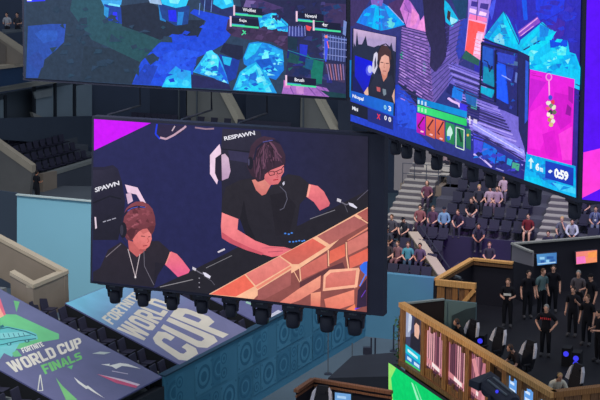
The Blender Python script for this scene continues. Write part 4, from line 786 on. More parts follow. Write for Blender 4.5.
def person(label, loc, face, pose='sit', shirt=(60, 60, 70), legs_c=(50, 54, 66), skin=0, hair='brown', sleeves='short', legs='long', extra=(), group=None, long_hair=False, scale=1.0):
    """face: compass direction the figure looks towards"""
    B = body_meshes(pose, sleeves, legs)
    r = thing('person', label, 'person', loc, group, math.radians(180-face)); r.scale = (scale,)*3
    def put(nm, me, m):
        o = bpy.data.objects.new(nm, me); COL.objects.link(o); o.parent = r
        if m is not None: setmat(o, m)
        return o
    put('body', B['body'], SKINS[skin]); put('shirt', B['shirt'], cloth(shirt)); put('trousers' if legs == 'long' else 'shorts', B['trousers'], cloth(legs_c))
    for n in 'lr': put('shoe', B['shoe'+n], SHOE)
    if hair: put('hair', B['long_hair' if long_hair else 'hair'], HAIRS[hair])
    for e in extra: put(e[0] if isinstance(e, tuple) else e, B[e[0] if isinstance(e, tuple) else e], cloth(e[1]) if isinstance(e, tuple) else None)
    return r
# ================================================================ stadium seat (faces -y)
SEATM = mat('seat_plastic', (50, 49, 68), .5, .15, 4); SEATS = mat('seat_steel', (60, 64, 72), .5, .1, 4)
def seat_proto():
    r = thing('stadium_seat', 'empty dark blue-grey stadium seat', 'seat', (0, 0, -50))
    base = V((0, 0, -50))
    def bld(m, nm, mt):
        m.v = [p+base for p in m.v]; return m.build(nm, mt, r)
    m = MB(); m.hexa([(-.22, .1, .44), (.22, .1, .44), (.22, .16, .42), (-.22, .16, .42)], [(-.23, .2, .85), (.23, .2, .85), (.23, .25, .85), (-.23, .25, .85)]); bld(m, 'backrest', SEATM)
    m = MB(); m.hexa([(-.21, -.28, .42), (.21, -.28, .42), (.21, .12, .39), (-.21, .12, .39)], [(-.22, -.29, .46), (.22, -.29, .46), (.22, .13, .43), (-.22, .13, .43)]); bld(m, 'seat', SEATM)
    m = MB(); m.box((0, .1, .21), (.06, .08, .42)); m.box((0, .12, .02), (.2, .12, .04)); bld(m, 'pedestal', SEATS)
    return r
SEAT = seat_proto(); _seat_used = [False]
def seat(loc, face, label, group):
    if not _seat_used[0]:
        _seat_used[0] = True; SEAT.location = V(loc); SEAT.rotation_euler = (0, 0, math.radians(180-face)); SEAT['label'] = label; SEAT['group'] = group; return SEAT
    return dup(SEAT, loc, math.radians(180-face), label, group)
# ================================================================ floor, walls and the left stand
eU, eV, eUp, eFar = az(AU), az(AV), az(-68.0), az(22.0)
FW = onh(187, 365, 3.0)                      # a point on the top of the left stand's front wall
PF = V((4.4, 63.87, 3.0))                    # a point on the top of the far stand's front wall
def meet(p, d, q, e):
    k = d.x*e.y-d.y*e.x; w = q-p; return p+d*((w.x*e.y-w.y*e.x)/k)
CORNER = meet(FW, eU, PF, eV)
struct(MB().box((0, 70, -.1), (150, 130, .2)), 'floor', mat('arena_floor', (84, 100, 112), .6, .3, .3))  # floor colour raised to carry the haze above it
WBLUE = mat('wall_blue', (70, 132, 164), .7, .12, .5)
a = onv(164, 377, FW, AU); a.z = 3.0; m = MB(); nL = V((eU.y, -eU.x, 0))        # nL points to the stage
m.prism([V((a.x, a.y, 0)), V((CORNER.x, CORNER.y, 0)), CORNER, a], -nL*.3); wl = struct(m, 'wall_left', WBLUE, loc=V((FW.x, FW.y, 0)))
b = CORNER+eV*30; m = MB(); m.prism([V((CORNER.x, CORNER.y, 0)), V((b.x, b.y, 0)), b, CORNER], eFar*.3); struct(m, 'wall_far', mat('wall_far_blue', (84, 136, 164), .7, .2, .4), loc=V((CORNER.x, CORNER.y, 0)))
# speaker pattern printed on the left wall, in metres along the wall and up
S = Sheet(FW, nL); S.n = nL; S.part('speaker_print')
BASE, DK, LT = (72, 134, 166), (54, 112, 144), (84, 146, 178)
def wq(u, z): return V((FW.x, FW.y, 0))+eU*u+UP*z+nL*.012
def wpoly(pts, col): S.raw([wq(*p) for p in pts], [tuple(range(len(pts)))], [col]*len(pts))
def wring(u, z, r, w, col):
    n = 20; c = [(math.cos(2*math.pi*i/n), math.sin(2*math.pi*i/n)) for i in range(n)]
    S.raw([wq(u+r*x, z+r*y) for x, y in c]+[wq(u+(r-w)*x, z+(r-w)*y) for x, y in c], [(i, (i+1) % n, n+(i+1) % n, n+i) for i in range(n)], [col]*(2*n))
def wdisc(u, z, r, col): wpoly([(u+r*math.cos(2*math.pi*i/16), z+r*math.sin(2*math.pi*i/16)) for i in range(16)], col)
uC = (CORNER-FW).dot(eU)
u = (a-FW).dot(eU)+.05; i = 0
R = random.Random(11)
while u < uC-.3:
    for row, (z0, z1) in enumerate(((.35, 1.5), (1.62, 2.85))):
        w = (.62, 1.3, 1.15)[(i+row*2) % 3]
        c = (BASE, (64, 124, 156), (78, 140, 172))[(i*2+row) % 3]
        wpoly([(u+.04, z0), (u+w-.04, z0), (u+w-.04, z1), (u+.04, z1)], c)
        zc, uc = (z0+z1)/2, u+w/2
        if w < .8:
            for dz in (-.28, .28): wring(uc, zc+dz, .22, .06, DK); wdisc(uc, zc+dz, .08, DK)
        else:
            wring(uc, zc, .46, .12, DK); wring(uc, zc, .27, .04, LT); wdisc(uc, zc, .2, DK)
            for sx in (-1, 1):
                for sz in (-1, 1): wdisc(u+w/2+sx*(w/2-.13), zc+sz*.47, .045, DK)
        if row == 0: w0 = w
    u += w0; i += 1
S.build('speaker_print', wl, PRINT)
q0 = FW-eU*16; m = MB(); m.prism([V((q0.x, q0.y, 0)), V((a.x, a.y, 0)), a-UP*.35, q0-UP*.35], -nL*.3); struct(m, 'wall_near', mat('wall_near_dark', (44, 48, 58), .8, .2, .5), loc=V((q0.x, q0.y, 0)))
m = MB(); m.bar(a+UP*.03-nL*.1, CORNER+UP*.03-nL*.1, .3, .06); struct(m, 'trim_1', mat('wall_cap', (40, 70, 92), .6, .1, 1), loc=FW)
# terrace of the left stand
RISE = .385
def left(u, t, z): return V((FW.x, FW.y, 0))+eU*u+eUp*t+UP*z
def lt_t(P): return (P-FW).dot(eUp)
def lt_u(P):  # u, t in the (non square) frame of the stand
    d = P-FW; k = eU.x*eUp.y-eU.y*eUp.x
    return ((d.x*eUp.y-d.y*eUp.x)/k, (eU.x*d.y-eU.y*d.x)/k)
nS = eU.cross(eUp+UP*RISE).normalized()
def stand(x, y, off=0.0): return onp(x, y, FW+UP*off, nS)
def zst(t): return 2.4+RISE*.8*math.floor(max(t, 0)/.8)
SU0, SU1, SU2 = -12.0, lt_u(stand(60, 300))[0], 12.0
STEP = mat('terrace_concrete', (120, 126, 130), .9, .3, .9)
m = MB()
for k in range(13):
    t0 = .1+k*.8; z = 2.4+RISE*.8*k; SE = SU2 if k < 6 else SU1
    m.prism([left(SU0, t0, z-.9), left(SE, t0, z-.9), left(SE, t0+.8, z-.9), left(SU0, t0+.8, z-.9)], UP*.9)
struct(m, 'terrace_left', STEP, loc=FW)
# ---- printed covers stretched over the seats
def cover(name, label, u0, u1, t1, front=.05):
    r = thing(name, label, 'seat cover', left(u0, front, 3.0))
    def q(u, t, off=0): return left(u, t, 3.0+RISE*t+off)
    m = MB(); m.prism([q(u0, front), q(u1, front), q(u1, t1), q(u0, t1)], -UP*.05); m.build('cover_sheet', mat('cover_edge', (92, 94, 140), .7, .08, 1.5), r)
    blk = mat('black_skirt', (26, 28, 34), .9, .25, 1.5)
    for uu, s in ((u0, 1), (u1, -1)):
        m = MB(); m.prism([q(uu, front, -.05), q(uu, t1, -.05), q(uu, t1, -.8), q(uu, front, -.75)], eU*.03*s); m.build('side_skirt', blk, r)
    for uu in (u0+.08, u1-.08):
        t = .5
        while t < t1:
            m = MB(); z1 = 3.0+RISE*t-.06; m.prism([left(uu-.03, t, zst(t-.1)), left(uu+.03, t, zst(t-.1)), left(uu+.03, t+.06, zst(t-.1)), left(uu-.03, t+.06, zst(t-.1))], UP*(z1-zst(t-.1))); m.build('leg', SEATS, r); t += 1.1
    return r, q
uA1 = lt_u(stand(157, 374))[0]; uA0 = lt_u(stand(0, 370))[0]
uB0 = lt_u(stand(180, 365))[0]; uB1 = lt_u(stand(250, 331))[0]; uC0 = lt_u(stand(262, 325))[0]
print('covers', uA0, uA1, uB0, uB1, uC0, SU1, lt_u(stand(65, 303)), lt_u(stand(98, 290)), 'corner', uC)
tB = lt_u(stand(65, 303))[1]
c1, q1 = cover('seat_cover', 'printed seat cover with WORLD CUP FINALS and a green burst on purple', uA0, uA1, 8.2)
T1 = Sheet(q1(uA0, 1)+nS*.004 if nS.z > 0 else q1(uA0, 1)-nS*.004, nS); T1.part('print')
T1.raw([q1(uA0+.02, .07), q1(uA1-.02, .07), q1(uA1-.02, 8.1), q1(uA0+.02, 8.1)], [(0, 1, 2, 3)], [(108, 108, 146), (108, 110, 144), (106, 112, 150), (110, 116, 156)])
T1.poly([(-22, 312), (0, 314), (16, 314.5), (49.5, 330), (59, 334), (59, 339), (36, 343), (20.6, 349), (0, 348), (-20, 360), (-40, 330)], (112, 196, 138))
T1.poly([(-20, 342), (0, 336), (20, 342), (12, 357), (4, 353), (0, 359), (-14, 362)], (120, 196, 200))
T1.poly([(-14, 330), (0, 328.6), (6, 326), (30, 331), (36.5, 334), (38, 339), (22, 343), (0, 347), (-14, 344)], (96, 186, 186), (112, 194, 200), (1, 0))
T1.poly([(0, 333), (24, 331.6), (30, 335), (6, 338.6), (0, 338)], (132, 204, 206)); T1.line([(0, 329), (8, 327.4), (26, 331.6), (36, 335.6)], 1, (40, 96, 110)); T1.line([(0, 345), (18, 341), (36, 338.6)], .9, (40, 96, 110)); T1.line([(0, 339.6), (8, 338.6), (31, 335)], .7, (44, 104, 118))
for x in (3, 8, 13, 18, 23): T1.line([(x, 333.6-(x*.04)), (x+1.6, 337.4-x*.06)], .7, (46, 110, 124))
for c in ((9, 344), (27, 341)): T1.oval(c, (2.6, 1.6), (50, 110, 124)); T1.oval(c, (1.2, .8), (130, 200, 200))
T1.poly([(0, 326), (3, 324.6), (4.4, 327), (0, 328.4)], (46, 110, 124)); T1.poly([(12, 353), (17, 350), (22, 356), (14, 357)], (112, 192, 138))
T1.block('FORTNITE', [(23.4, 353.2), (44.6, 346), (41.2, 341.6), (20.6, 348.2)], (232, 230, 222))
T1.block('WORLD CUP', [(13.7, 373.2), (83, 346.6), (79.8, 337.2), (5.4, 362.6)], (226, 220, 208))
T1.block('FINALS', [(45.3, 374.4), (82.6, 358.8), (79.9, 352.2), (40.4, 365.4)], (120, 200, 120)); T1.poly([(67, 367), (73, 365), (71.6, 369.4)], (110, 196, 130))
T1.poly([(55.6, 377.6), (62.6, 386), (77.6, 400), (66, 400)], (130, 200, 130)); T1.line([(40.4, 374.6), (42.8, 390.6)], 1, (220, 220, 210)); T1.line([(40, 375), (37.8, 391)], 1, (220, 220, 210)); T1.line([(37.8, 390.6), (42.8, 390.6)], .7, (220, 220, 210))
T1.poly([(73.7, 377), (79, 381), (86, 386), (88, 385.6), (96, 392), (105, 398.6), (92, 391.4), (88, 388.6), (86, 389), (78, 383)], (234, 232, 226)); T1.poly([(97, 374), (120, 380.6), (139, 385), (135.6, 388), (116, 383)], (214, 96, 132)); T1.poly([(98, 374.2), (124, 379.6), (140, 384.4), (138, 386)], (224, 200, 216))
T1.poly([(101, 364.4), (110, 363.8), (109, 365.6), (120, 363), (128, 364), (141, 368.8), (128, 366.6), (122, 366), (116, 369), (112, 366.6)], (234, 232, 226)); T1.poly([(92, 353.6), (100, 351.6), (111, 352.4), (104, 354.4)], (190, 200, 196))
T1.poly([(0, 298), (6, 315), (2, 316), (-6, 300)], (224, 110, 132)); T1.poly([(13.6, 300.6), (19.6, 301.8), (16.4, 312)], (112, 192, 130)); T1.poly([(-2, 304), (4, 316), (0, 318)], (240, 170, 150)); T1.line([(112, 371), (128, 374)], .7, (210, 200, 220))
T1.build('print', c1, PRINT)
c2, q2 = cover('seat_cover', 'printed seat cover reading WORLD CUP in large white letters, light blue at its upper end', uB0, uB1, tB)
T2 = Sheet(q2(uB0, 1), nS); T2.part('print')
T2.raw([q2(uB0+.02, .07), q2(uB1-.02, .07), q2(uB1-.02, tB*.5), q2(uB0+.02, tB*.5)], [(0, 1, 2, 3)], [(112, 112, 148), (114, 114, 148), (112, 114, 152), (110, 120, 162)])
T2.raw([q2(uB0+.02, tB*.5), q2(uB1-.02, tB*.5), q2(uB1-.02, tB-.02), q2(uB0+.02, tB-.02)], [(0, 1, 2, 3)], [(110, 120, 162), (112, 114, 152), (112, 150, 186), (116, 190, 216)])
T2.block('CUP', [(183.4, 363), (239.6, 327.4), (178, 305.6), (151, 340.4)], (208, 200, 186))
T2.block('WORLD', [(142.5, 342.4), (174, 304.6), (152, 297.4), (116.6, 328.8)], (208, 200, 186))
T2.block('FORTNITE', [(112.6, 325), (143, 295), (133, 291.6), (101.4, 318)], (204, 198, 186))
T2.build('print', c2, PRINT)
c3, q3 = cover('seat_cover', 'purple-grey printed seat cover half hidden under the middle lamps of the players screen', uC0, uC0+(uB1-uB0)*1.0, tB)
T3 = Sheet(q3(uC0, 1), nS); T3.part('print')
T3.raw([q3(uC0+.02, .07), q3(uC0+uB1-uB0-.02, .07), q3(uC0+uB1-uB0-.02, tB), q3(uC0+.02, tB)], [(0, 1, 2, 3)], [(98, 100, 142)]*4)
T3.poly([(268, 316), (278, 310), (286, 313), (275, 318.6)], (200, 200, 214)); T3.line([(246, 302), (262, 308)], 2, (150, 190, 170)); T3.line([(250, 300), (268, 305)], 1, (220, 214, 220))
T3.build('print', c3, PRINT)
# seats in the gaps between the covers
for gi, (g0, g1) in enumerate(((uA1+.1, uB0-.1), (uB1+.05, uC0-.05), (uA0-1.6, uA0-.15))):
    w = g1-g0; n = max(1, int(w/.52))
    lab = ('dark seat in the gap between the two printed seat covers', 'dark seat in the gap right of the large WORLD CUP cover', 'dark seat on the near side of the WORLD CUP FINALS cover')[gi]
    for k in range(7):
        t = .45+k*.8
        for j in range(n):
            uu = g0+(j+.5)*w/n
            if w/n > .4: seat(left(uu, t, 2.4+RISE*.8*k), 112, lab, 'seats in gap %d' % (gi+1) if False else ('seats between the printed covers', 'seats right of the large cover', 'seats on the near side of the covers')[gi])
# ---- tall light blue panel behind the covers
BPN = left(uB1+.35, 4.8, 4.8); q = [onv(x, y, BPN, AV) for x, y in ((17, 300), (136, 300), (136, 207), (17, 195))]
q[0].z = q[1].z = 3.2; q[3].z = q[2].z = (q[3].z)
m = MB(); m.prism(q, eFar*.12); o = m.build('blue_panel', mat('panel_blue', (140, 200, 222), .6, .07, .35), None, loc=V((q[0].x, q[0].y, 3.2))); tag(o, 'tall plain light blue panel standing behind the seat covers at left', 'panel')
m = MB(); m.bar(q[3]+UP*.03-eFar*.02, q[2]+UP*.03-eFar*.02, .16, .05); m.build('top_trim', mat('pale_trim', (190, 205, 205), .5, .05), o)
# ---- concrete vomitory (stair opening) at the left edge
def rim(x, y): return stand(x, y, .62)
def wallseg(A, B, th, drop, side):
    """a low sloped wall from A to B with a paler coping; side is the horizontal thickness direction"""
    A, B, s = V(A), V(B), V(side)*th
    return [A, B, B+s, A+s], [A-UP*drop, B-UP*drop, B+s-UP*drop, A+s-UP*drop]
vr = thing('stair_enclosure', 'concrete stair enclosure with pale coping at left below the light blue panel', 'stair wall', stand(32, 312, -.5))
A0, A1, A2, A3 = rim(-12, 228), rim(68, 270), rim(33, 285), rim(10, 271.5)
A2.z = A1.z-.02
din = (V((A2.x-A1.x, A2.y-A1.y, 0))).normalized()
for nm, (P, Q, side, dr) in {'back_wall': (A0, A1, -eFar, 1.6), 'end_wall': (A1, A2, eUp, 1.45), 'front_wall': (A2, A3, eFar, 1.5)}.items():
    top, bot = wallseg(P, Q, .26, dr, side)
    m = MB(); m.hexa(bot, [p-UP*.14 for p in top]); w = m.build(nm, CONCD, vr)
    m = MB(); ex = V(side)*.03; m.hexa([top[0]-ex-UP*.14, top[1]-ex-UP*.14, top[2]+ex-UP*.14, top[3]+ex-UP*.14], [top[0]-ex, top[1]-ex, top[2]+ex, top[3]+ex]); m.build('coping', CONC, w)
# ================================================================ far left: concourse, seats and boxes
DW = mat('back_wall_paint', (66, 76, 96), .85, .25, .4)  # wall tone lightened in place of distant haze
m = MB(); m.prism([V((-60, 96, 0)), V((60, 96-.0, 0)), V((60, 96, 30)), V((-60, 96, 30))], (0, .4, 0)); struct(m, 'wall_back', DW, loc=(0, 96, 0))
m = MB(); m.prism([onh(-40, 184, 2.7), onh(-40, 200, 2.7), onh(17, 204, 2.7), onh(300, 228, 2.7), onh(300, 190, 2.7)], -UP*.3); struct(m, 'floor_concourse', mat('concourse_floor', (96, 102, 110), .85, .15, .6), loc=onh(0, 190, 2.7))
# dark panel to the left of the blue one
q = [onv(x, y, BPN+eFar*.3, AV) for x, y in ((-40, 300), (17.4, 300), (17.4, 193), (-40, 186))]; q[0].z = q[1].z = 3.4
m = MB(); m.prism(q, eFar*.1); o = m.build('partition', mat('dark_panel', (58, 70, 86), .8, .12, .8), None, loc=V((q[0].x, q[0].y, 3.4))); tag(o, 'tall dark panel at the left edge beside the light blue panel', 'panel')
# sloped parapet
PP = ond(20, 165, 82.6)
def onU(x, y, P=PP): return onv(x, y, P, AU)
def onVv(x, y, P=PP): return onv(x, y, P, AV)
def slab(pts, plane, P, ext, mt, name, label=None, cat=None, root=None, group=None):
    w = [onv(x, y, P, plane) for x, y in pts]; m = MB(); m.prism(w, ext)
    o = m.build(name, mt, root, loc=None if root else w[0])
    if label: tag(o, label, cat, group)
    return o
r = thing('sloped_parapet', 'sloping concrete stair parapet behind the dark panel at the left edge', 'parapet', onVv(0, 185))
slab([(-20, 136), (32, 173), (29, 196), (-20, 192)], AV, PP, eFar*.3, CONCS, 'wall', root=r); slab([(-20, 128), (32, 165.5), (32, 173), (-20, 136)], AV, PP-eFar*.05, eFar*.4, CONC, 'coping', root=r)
# seat block parapet
PS = ond(50, 178, 84)
r = thing('seat_block_parapet', 'dark parapet with pale coping in front of the upper left seats', 'parapet', onv(43, 190, PS, AU))
slab([(44, 178), (140, 149), (140, 190), (58, 197), (44, 196)], AU, PS, -nL*.3, mat('parapet_dark', (72, 78, 90), .8, .15, .8), 'wall', root=r); slab([(43, 175), (140, 146), (140, 149), (43, 178.6)], AU, PS+nL*.04, -nL*.4, mat('parapet_cap', (128, 132, 130), .8, .1, 1), 'coping', root=r); slab([(43, 174), (57, 171), (57, 197), (43, 196)], AU, PS+nL*.08, -nL*.3, CONCD, 'end_block', root=r)
for k in range(4):
    for j in range(8):
        P = onv(52, 180, PS, AU)+eU*(j*.62+.2)-nL*(.9+k*.8)+UP*(.25+k*.42); P.z = PS.z+.0+k*.42-.1
        seat(P, 118, 'empty dark grey stadium seat in the block behind the upper left parapet', 'seats behind the upper left parapet')
m = MB()
for k in range(6): P = onv(46, 180, PS, AU)-nL*(.5+k*.8); P.z = PS.z-.6+k*.42; m.prism([P, P+eU*7, P+eU*7-nL*.8, P-nL*.8], UP*.5)
struct(m, 'terrace_upper_left', mat('terrace_dark', (78, 84, 94), .9, .2, .8), loc=PS)
person('staff member in black standing with back turned beside the upper left parapet', V((ond(37, 190, 80.6).x, 80.6, 2.7)), 40, 'stand_hold', (34, 34, 40), (38, 38, 44), 1, 'dark')
# suites
PQ = ond(40, 100, 90)
r = thing('suite_front', 'glazed suite front under a pale concrete ledge at upper left', 'suite', onU(0, 134, PQ))
slab([(-30, 134), (95, 134), (95, 84), (73, 81), (-30, 100)], AU, PQ-nL*1.2, -nL*.3, mat('suite_back', (80, 90, 102), .8, .2, .6), 'back_wall', root=r)
slab([(-30, 97), (73, 80), (60, 79.2), (-30, 93)], AU, PQ+nL*.5, -nL*1.8, mat('ledge_concrete', (150, 148, 140), .85, .12, 1), 'ledge', root=r)
GL = mat('suite_glass', (134, 150, 162), .15, .12, .8, 0, .5)
for x0, x1, y0 in ((36, 54.5, 86), (57, 74, 83), (76.5, 92, 82), (-6, 5, 98)): slab([(x0, y0+4), (x1, y0+1), (x1, 122), (x0, 119)], AU, PQ-nL*.3, -nL*.04, GL, 'glass_pane', root=r)
for x in (35, 55.7, 75, 6): slab([(x-1, 84 if x > 10 else 95), (x+1, 83 if x > 10 else 95), (x+1, 124), (x-1, 123)], AU, PQ-nL*.2, -nL*.14, mat('mullion', (40, 46, 56), .6, .1), 'mullion', root=r)
slab([(32, 112), (47, 119), (50, 123), (34, 117)], AU, PQ, -nL*.2, mat('counter', (150, 150, 146), .7, .1), 'counter', root=r); slab([(34, 92), (53, 88), (52, 96), (36, 99)], AU, PQ-nL*.1, -nL*.1, mat('suite_sign', (140, 148, 152), .7, .15, 2), 'blind', root=r)
slab([(-20, 119), (100, 116), (100, 147), (-20, 138)], AU, PQ+nL*1.2, -nL*.3, mat('suite_parapet', (62, 72, 88), .8, .15, .6), 'parapet', root=r)
# fascia and gallery above
PG = ond(10, 60, 86)
r = thing('gallery', 'navy fascia band and stepped concrete gallery above the suite ledge at upper left', 'gallery', onU(0, 88, PG))
slab([(-30, 72), (40, 64), (40, 80), (-30, 92)], AU, PG, -nL*.5, NAVY, 'fascia', root=r)
slab([(-30, 69), (40, 62), (40, 64.6), (-30, 72.6)], AU, PG+nL*.1, -nL*.7, CONC, 'ledge', root=r)
slab([(-30, 14), (0, 32), (12, 42), (24, 52), (34, 58), (34, 63), (-30, 69)], AV, onU(12, 50, PG)-nL*.5, -nL*.4, CONCD, 'side_wall', root=r); slab([(-30, 12), (0, 31), (34, 54), (34, 60.5), (0, 37), (-30, 19)], AV, onU(12, 50, PG)-nL*.3, -nL*.6, CONC, 'coping', root=r)
slab([(0, 42), (6, 46), (6, 66), (0, 67)], AV, onU(12, 50, PG)-nL*.2, -nL*.2, mat('grey_block', (116, 106, 98), .9, .15), 'pier', root=r)
for q in ([(23.4, 72.6), (24.2, 72.6), (24.2, 76), (23.4, 76)], [(23.6, 78.4), (25, 78.2), (25, 79.2), (23.6, 79.4)], [(26.6, 78.2), (27.6, 78), (27.6, 79), (26.6, 79.2)], [(30, 77.6), (34, 77.2), (34, 78.2), (30, 78.6)]): slab(q, AU, PG+nL*.03, -nL*.03, mat('white_mark', (220, 222, 226), .5, .02), 'white_lettering', root=r)
# gallery desk and two people
PD = ond(12, 31, 89)
m = MB(); w = [onh(x, y, PD.z) for x, y in ((2, 33), (25, 30), (25, 27), (2, 29))]; m.prism(w, -UP*.08)
o = m.build('gallery_desk', GREY, None, loc=w[0]); tag(o, 'grey desk shelf in the gallery at the upper left corner', 'desk')
m = MB(); w2 = [p-UP*.78 for p in w]; m.prism(w2, UP*.7); m.build('desk_front', DW, o)
m = MB(); q = onh(13, 31, PD.z-.78); m.prism([q+V((-1.2, .0, 0)), q+V((1, .0, 0)), q+V((1, 1.3, 0)), q+V((-1.2, 1.3, 0))], -UP*.2); struct(m, 'floor_gallery', CONCD, loc=q)
for x, lab, sh in ((6, 'person in pale top sitting at the gallery desk, left of the two', (190, 190, 196)), (16.5, 'person in black top sitting at the gallery desk, right of the two', (70, 70, 78))):
    P = onh(x, 29.6, PD.z)+V((0, .45, 0)); P.z = PD.z-.78; person(lab, P, 190, 'stand_hold', sh, (50, 50, 60), 0, 'dark')
# ================================================================ back wall between the two left screens
PW = ond(220, 105, 94)
for i, (pts, edge) in enumerate((([(187, 70), (206, 70), (219, 89), (240, 128), (244, 140), (187, 140)], [(206, 66), (211, 66), (223, 87), (244, 127), (250, 140), (244, 140), (238, 128), (218, 89)]), ([(301, 76), (300, 140), (338, 140), (331, 128), (314, 96), (306, 80)], [(306, 76), (309, 76), (318, 94), (336, 128), (343, 140), (337, 140), (330, 129), (313, 96)]))):
    r = thing('concrete_fin', ('sloping concrete fin on the back wall above the left gaming chair on screen', 'sloping concrete fin on the back wall near the right end of the upper screen')[i], 'pillar', onVv(pts[0][0], 140, PW))
    slab(pts, AV, PW, eFar*.5, mat('fin_side', (136, 136, 132), .9, .15, .5), 'web', root=r); slab(edge, AV, PW-eFar*.15, eFar*.7, mat('fin_edge', (206, 196, 174), .85, .1, .5), 'edge', root=r)
for i, (x0, x1, c) in enumerate(((96, 147, (70, 78, 94)), (150, 186, (58, 66, 84)), (246, 300, (58, 66, 82)), (338, 352, (66, 74, 92)))):
    o = slab([(x0, 70), (x1, 73), (x1, 142), (x0, 138)], AV, PW+eFar*.1, eFar*.2, mat('bay_%d_%d_%d' % c, c, .85, .2, .5), 'trim_%d' % (i+2)); o['kind'] = 'structure'
for x in (99, 178, 196, 302.5):
    o = slab([(x, 76), (x+1.2, 76), (x+1.2, 140), (x, 140)], AV, PW-eFar*.3, eFar*.1, GREY, 'downpipe'); tag(o, 'thin grey pipe on the back wall between the left screens, %s' % {99: 'leftmost', 178: 'second from left', 196: 'third from left', 302.5: 'beside the right concrete fin'}[x], 'pipe')
for j in range(24):
    x = 140+j*6.6
    if 186 < x < 244 and j % 2: continue
    P = onVv(x, 130+(x-230)*.07, PW)-eFar*.9; seat(P, 202, 'grey stadium seat in the high row seen between the two left screens', 'seats between the two left screens')
m = MB(); q0, q1_ = onVv(90, 128, PW)-eFar*1.5, onVv(360, 146, PW)-eFar*1.5; q0.z = q1_.z = onVv(230, 131, PW).z-.02; m.prism([q0, q1_, q1_+eFar*1.4, q0+eFar*1.4], -UP*.4); struct(m, 'terrace_back', STEP, loc=q0)
# ================================================================ far stand with the crowd
FT0, FR, FD = 3.4, .40, .85
def far(s, t, z): return V((PF.x, PF.y, 0))+eV*s+eFar*t+UP*z
def far_s(P): return (P-PF).dot(eV)   # good enough: the two directions are perpendicular
ZF = 4.05
def frow(k): return FT0+k*FD, ZF+k*FR
TERR = mat('far_terrace', (84, 84, 98), .9, .25, .7)
m = MB()
for k in range(13):
    t, z = frow(k); m.prism([far(-.2, t, z-.6), far(26, t, z-.6), far(26, t+FD, z-.6), far(-.2, t+FD, z-.6)], UP*.6)
struct(m, 'terrace_far', TERR, loc=PF)
def seat_point(x, y, lift=.5):
    """the row and place where a hip seen at (x, y) sits"""
    best = None
    for k in range(-4, 13):
        t, z = frow(k); P = onv(x, y, far(0, t+.45, 0), AV)
        e = abs(P.z-(z+lift))
        if best is None or e < best[0]: best = (e, k, P)
    k, P = best[1], best[2]; P = P.copy(); P.z = frow(k)[1]; return k, P
# aisles of pale steps
def aisle(name, label, x0, x1, yb, yt):
    kb, Pb = seat_point((x0+x1)/2, yb, 0); kt, Pt = seat_point((x0+x1)/2, yt, 0); st = mat('aisle_concrete', (172, 166, 160), .85, .12, 2); stb = mat('aisle_riser', (100, 96, 102), .9, .12, 2); n = 2*(kt-kb)+2
    r = thing(name, label, 'steps', Pb); s0 = far_s(onv(x0, yb, Pb, AV)); s1 = far_s(onv(x1, yb, Pb, AV))
    for i in range(n):
        t = frow(kb)[0]+i*FD/2; z = frow(kb)[1]+(i+1)*FR/2+.02; m = MB()
        m.prism([far(s0, t, z-.5), far(s1, t, z-.5), far(s1, t+FD/2, z-.5), far(s0, t+FD/2, z-.5)], UP*.46); m.build('step', stb, r); m = MB(); m.prism([far(s0, t+.0, z-.04), far(s1, t+.0, z-.04), far(s1, t+FD/2, z-.04), far(s0, t+FD/2, z-.04)], UP*.05); m.build('tread', st, r)
    return r
aisle('aisle_steps', 'pale concrete aisle steps in the far stand right beside the players screen', 384, 416, 226, 170)
aisle('aisle_steps', 'pale concrete aisle steps running up behind the man in the red and black shirt', 537, 567, 240, 186)
# lower corner seats and the wedge under them
m = MB()
for k in range(-4, 0):
    t, z = frow(k); t = max(t, .33); m.prism([far(-2.2, t, z-.6), far(1.0, t, z-.6), far(1.0, t+FD, z-.6), far(-2.2, t+FD, z-.6)], UP*.6)
struct(m, 'terrace_corner', TERR, loc=PF)
# sloping concrete wall with rail
r = thing('ramp_wall', 'sloping pale concrete wall with a handrail between the corner seats and the dark drape', 'wall', onh(440, 272, 3.0))
A, B = onh(441, 276, 3.0), ond(411, 233, 66.6); sd = V((1, 0, 0))
m = MB(); m.hexa([A-UP*1.2-sd*.1, A-UP*1.2+sd*.3, B-UP*1.2+sd*.3, B-UP*1.2-sd*.1], [A-sd*.1, A+sd*.3, B+sd*.3, B-sd*.1]); m.build('wall', CONCD, r)
m = MB(); m.hexa([A-sd*.14, A+sd*.32, B+sd*.32, B-sd*.14], [A-sd*.14+UP*.07, A+sd*.32+UP*.07, B+sd*.32+UP*.07, B-sd*.14+UP*.07]); m.build('coping', CONC, r)
m = MB(); m.tube([A+sd*.38+UP*.35, B+sd*.38+UP*.35], .03, 6)
for t in (0, .5, 1): p = A+(B-A)*t+sd*.36; m.tube([p-UP*.1, p+UP*.37], .025, 6)
m.build('handrail', BLK, r)
# dark drape under the first rows, and the dark cover in front of it
DRP = mat('dark_drape', (50, 46, 74), .9, .2, .8)
q0, q1_ = onv(413, 234, far(0, FT0-.06, 0), AV), onv(640, 236, far(0, FT0-.06, 0), AV)
m = MB(); m.prism([V((q0.x, q0.y, 2.2)), V((q1_.x, q1_.y, 2.2)), V((q1_.x, q1_.y, ZF+.12)), V((q0.x, q0.y, ZF+.12))], -eFar*.06); o = m.build('dark_drape', DRP, None, loc=V((q0.x, q0.y, 2.2))); tag(o, 'long dark purple drape hanging below the first rows of the far stand', 'drape')
m = MB(); m.prism([far(1.7, .3, 2.9), far(14, .3, 2.9), far(14, FT0-.15, 3.0), far(1.7, FT0-.15, 3.0)], -UP*.1); o = m.build('dark_floor_cover', DRP, None, loc=far(1.7, .3, 2.9)); tag(o, 'dark purple cover on the ledge below the far stand drape', 'cover')
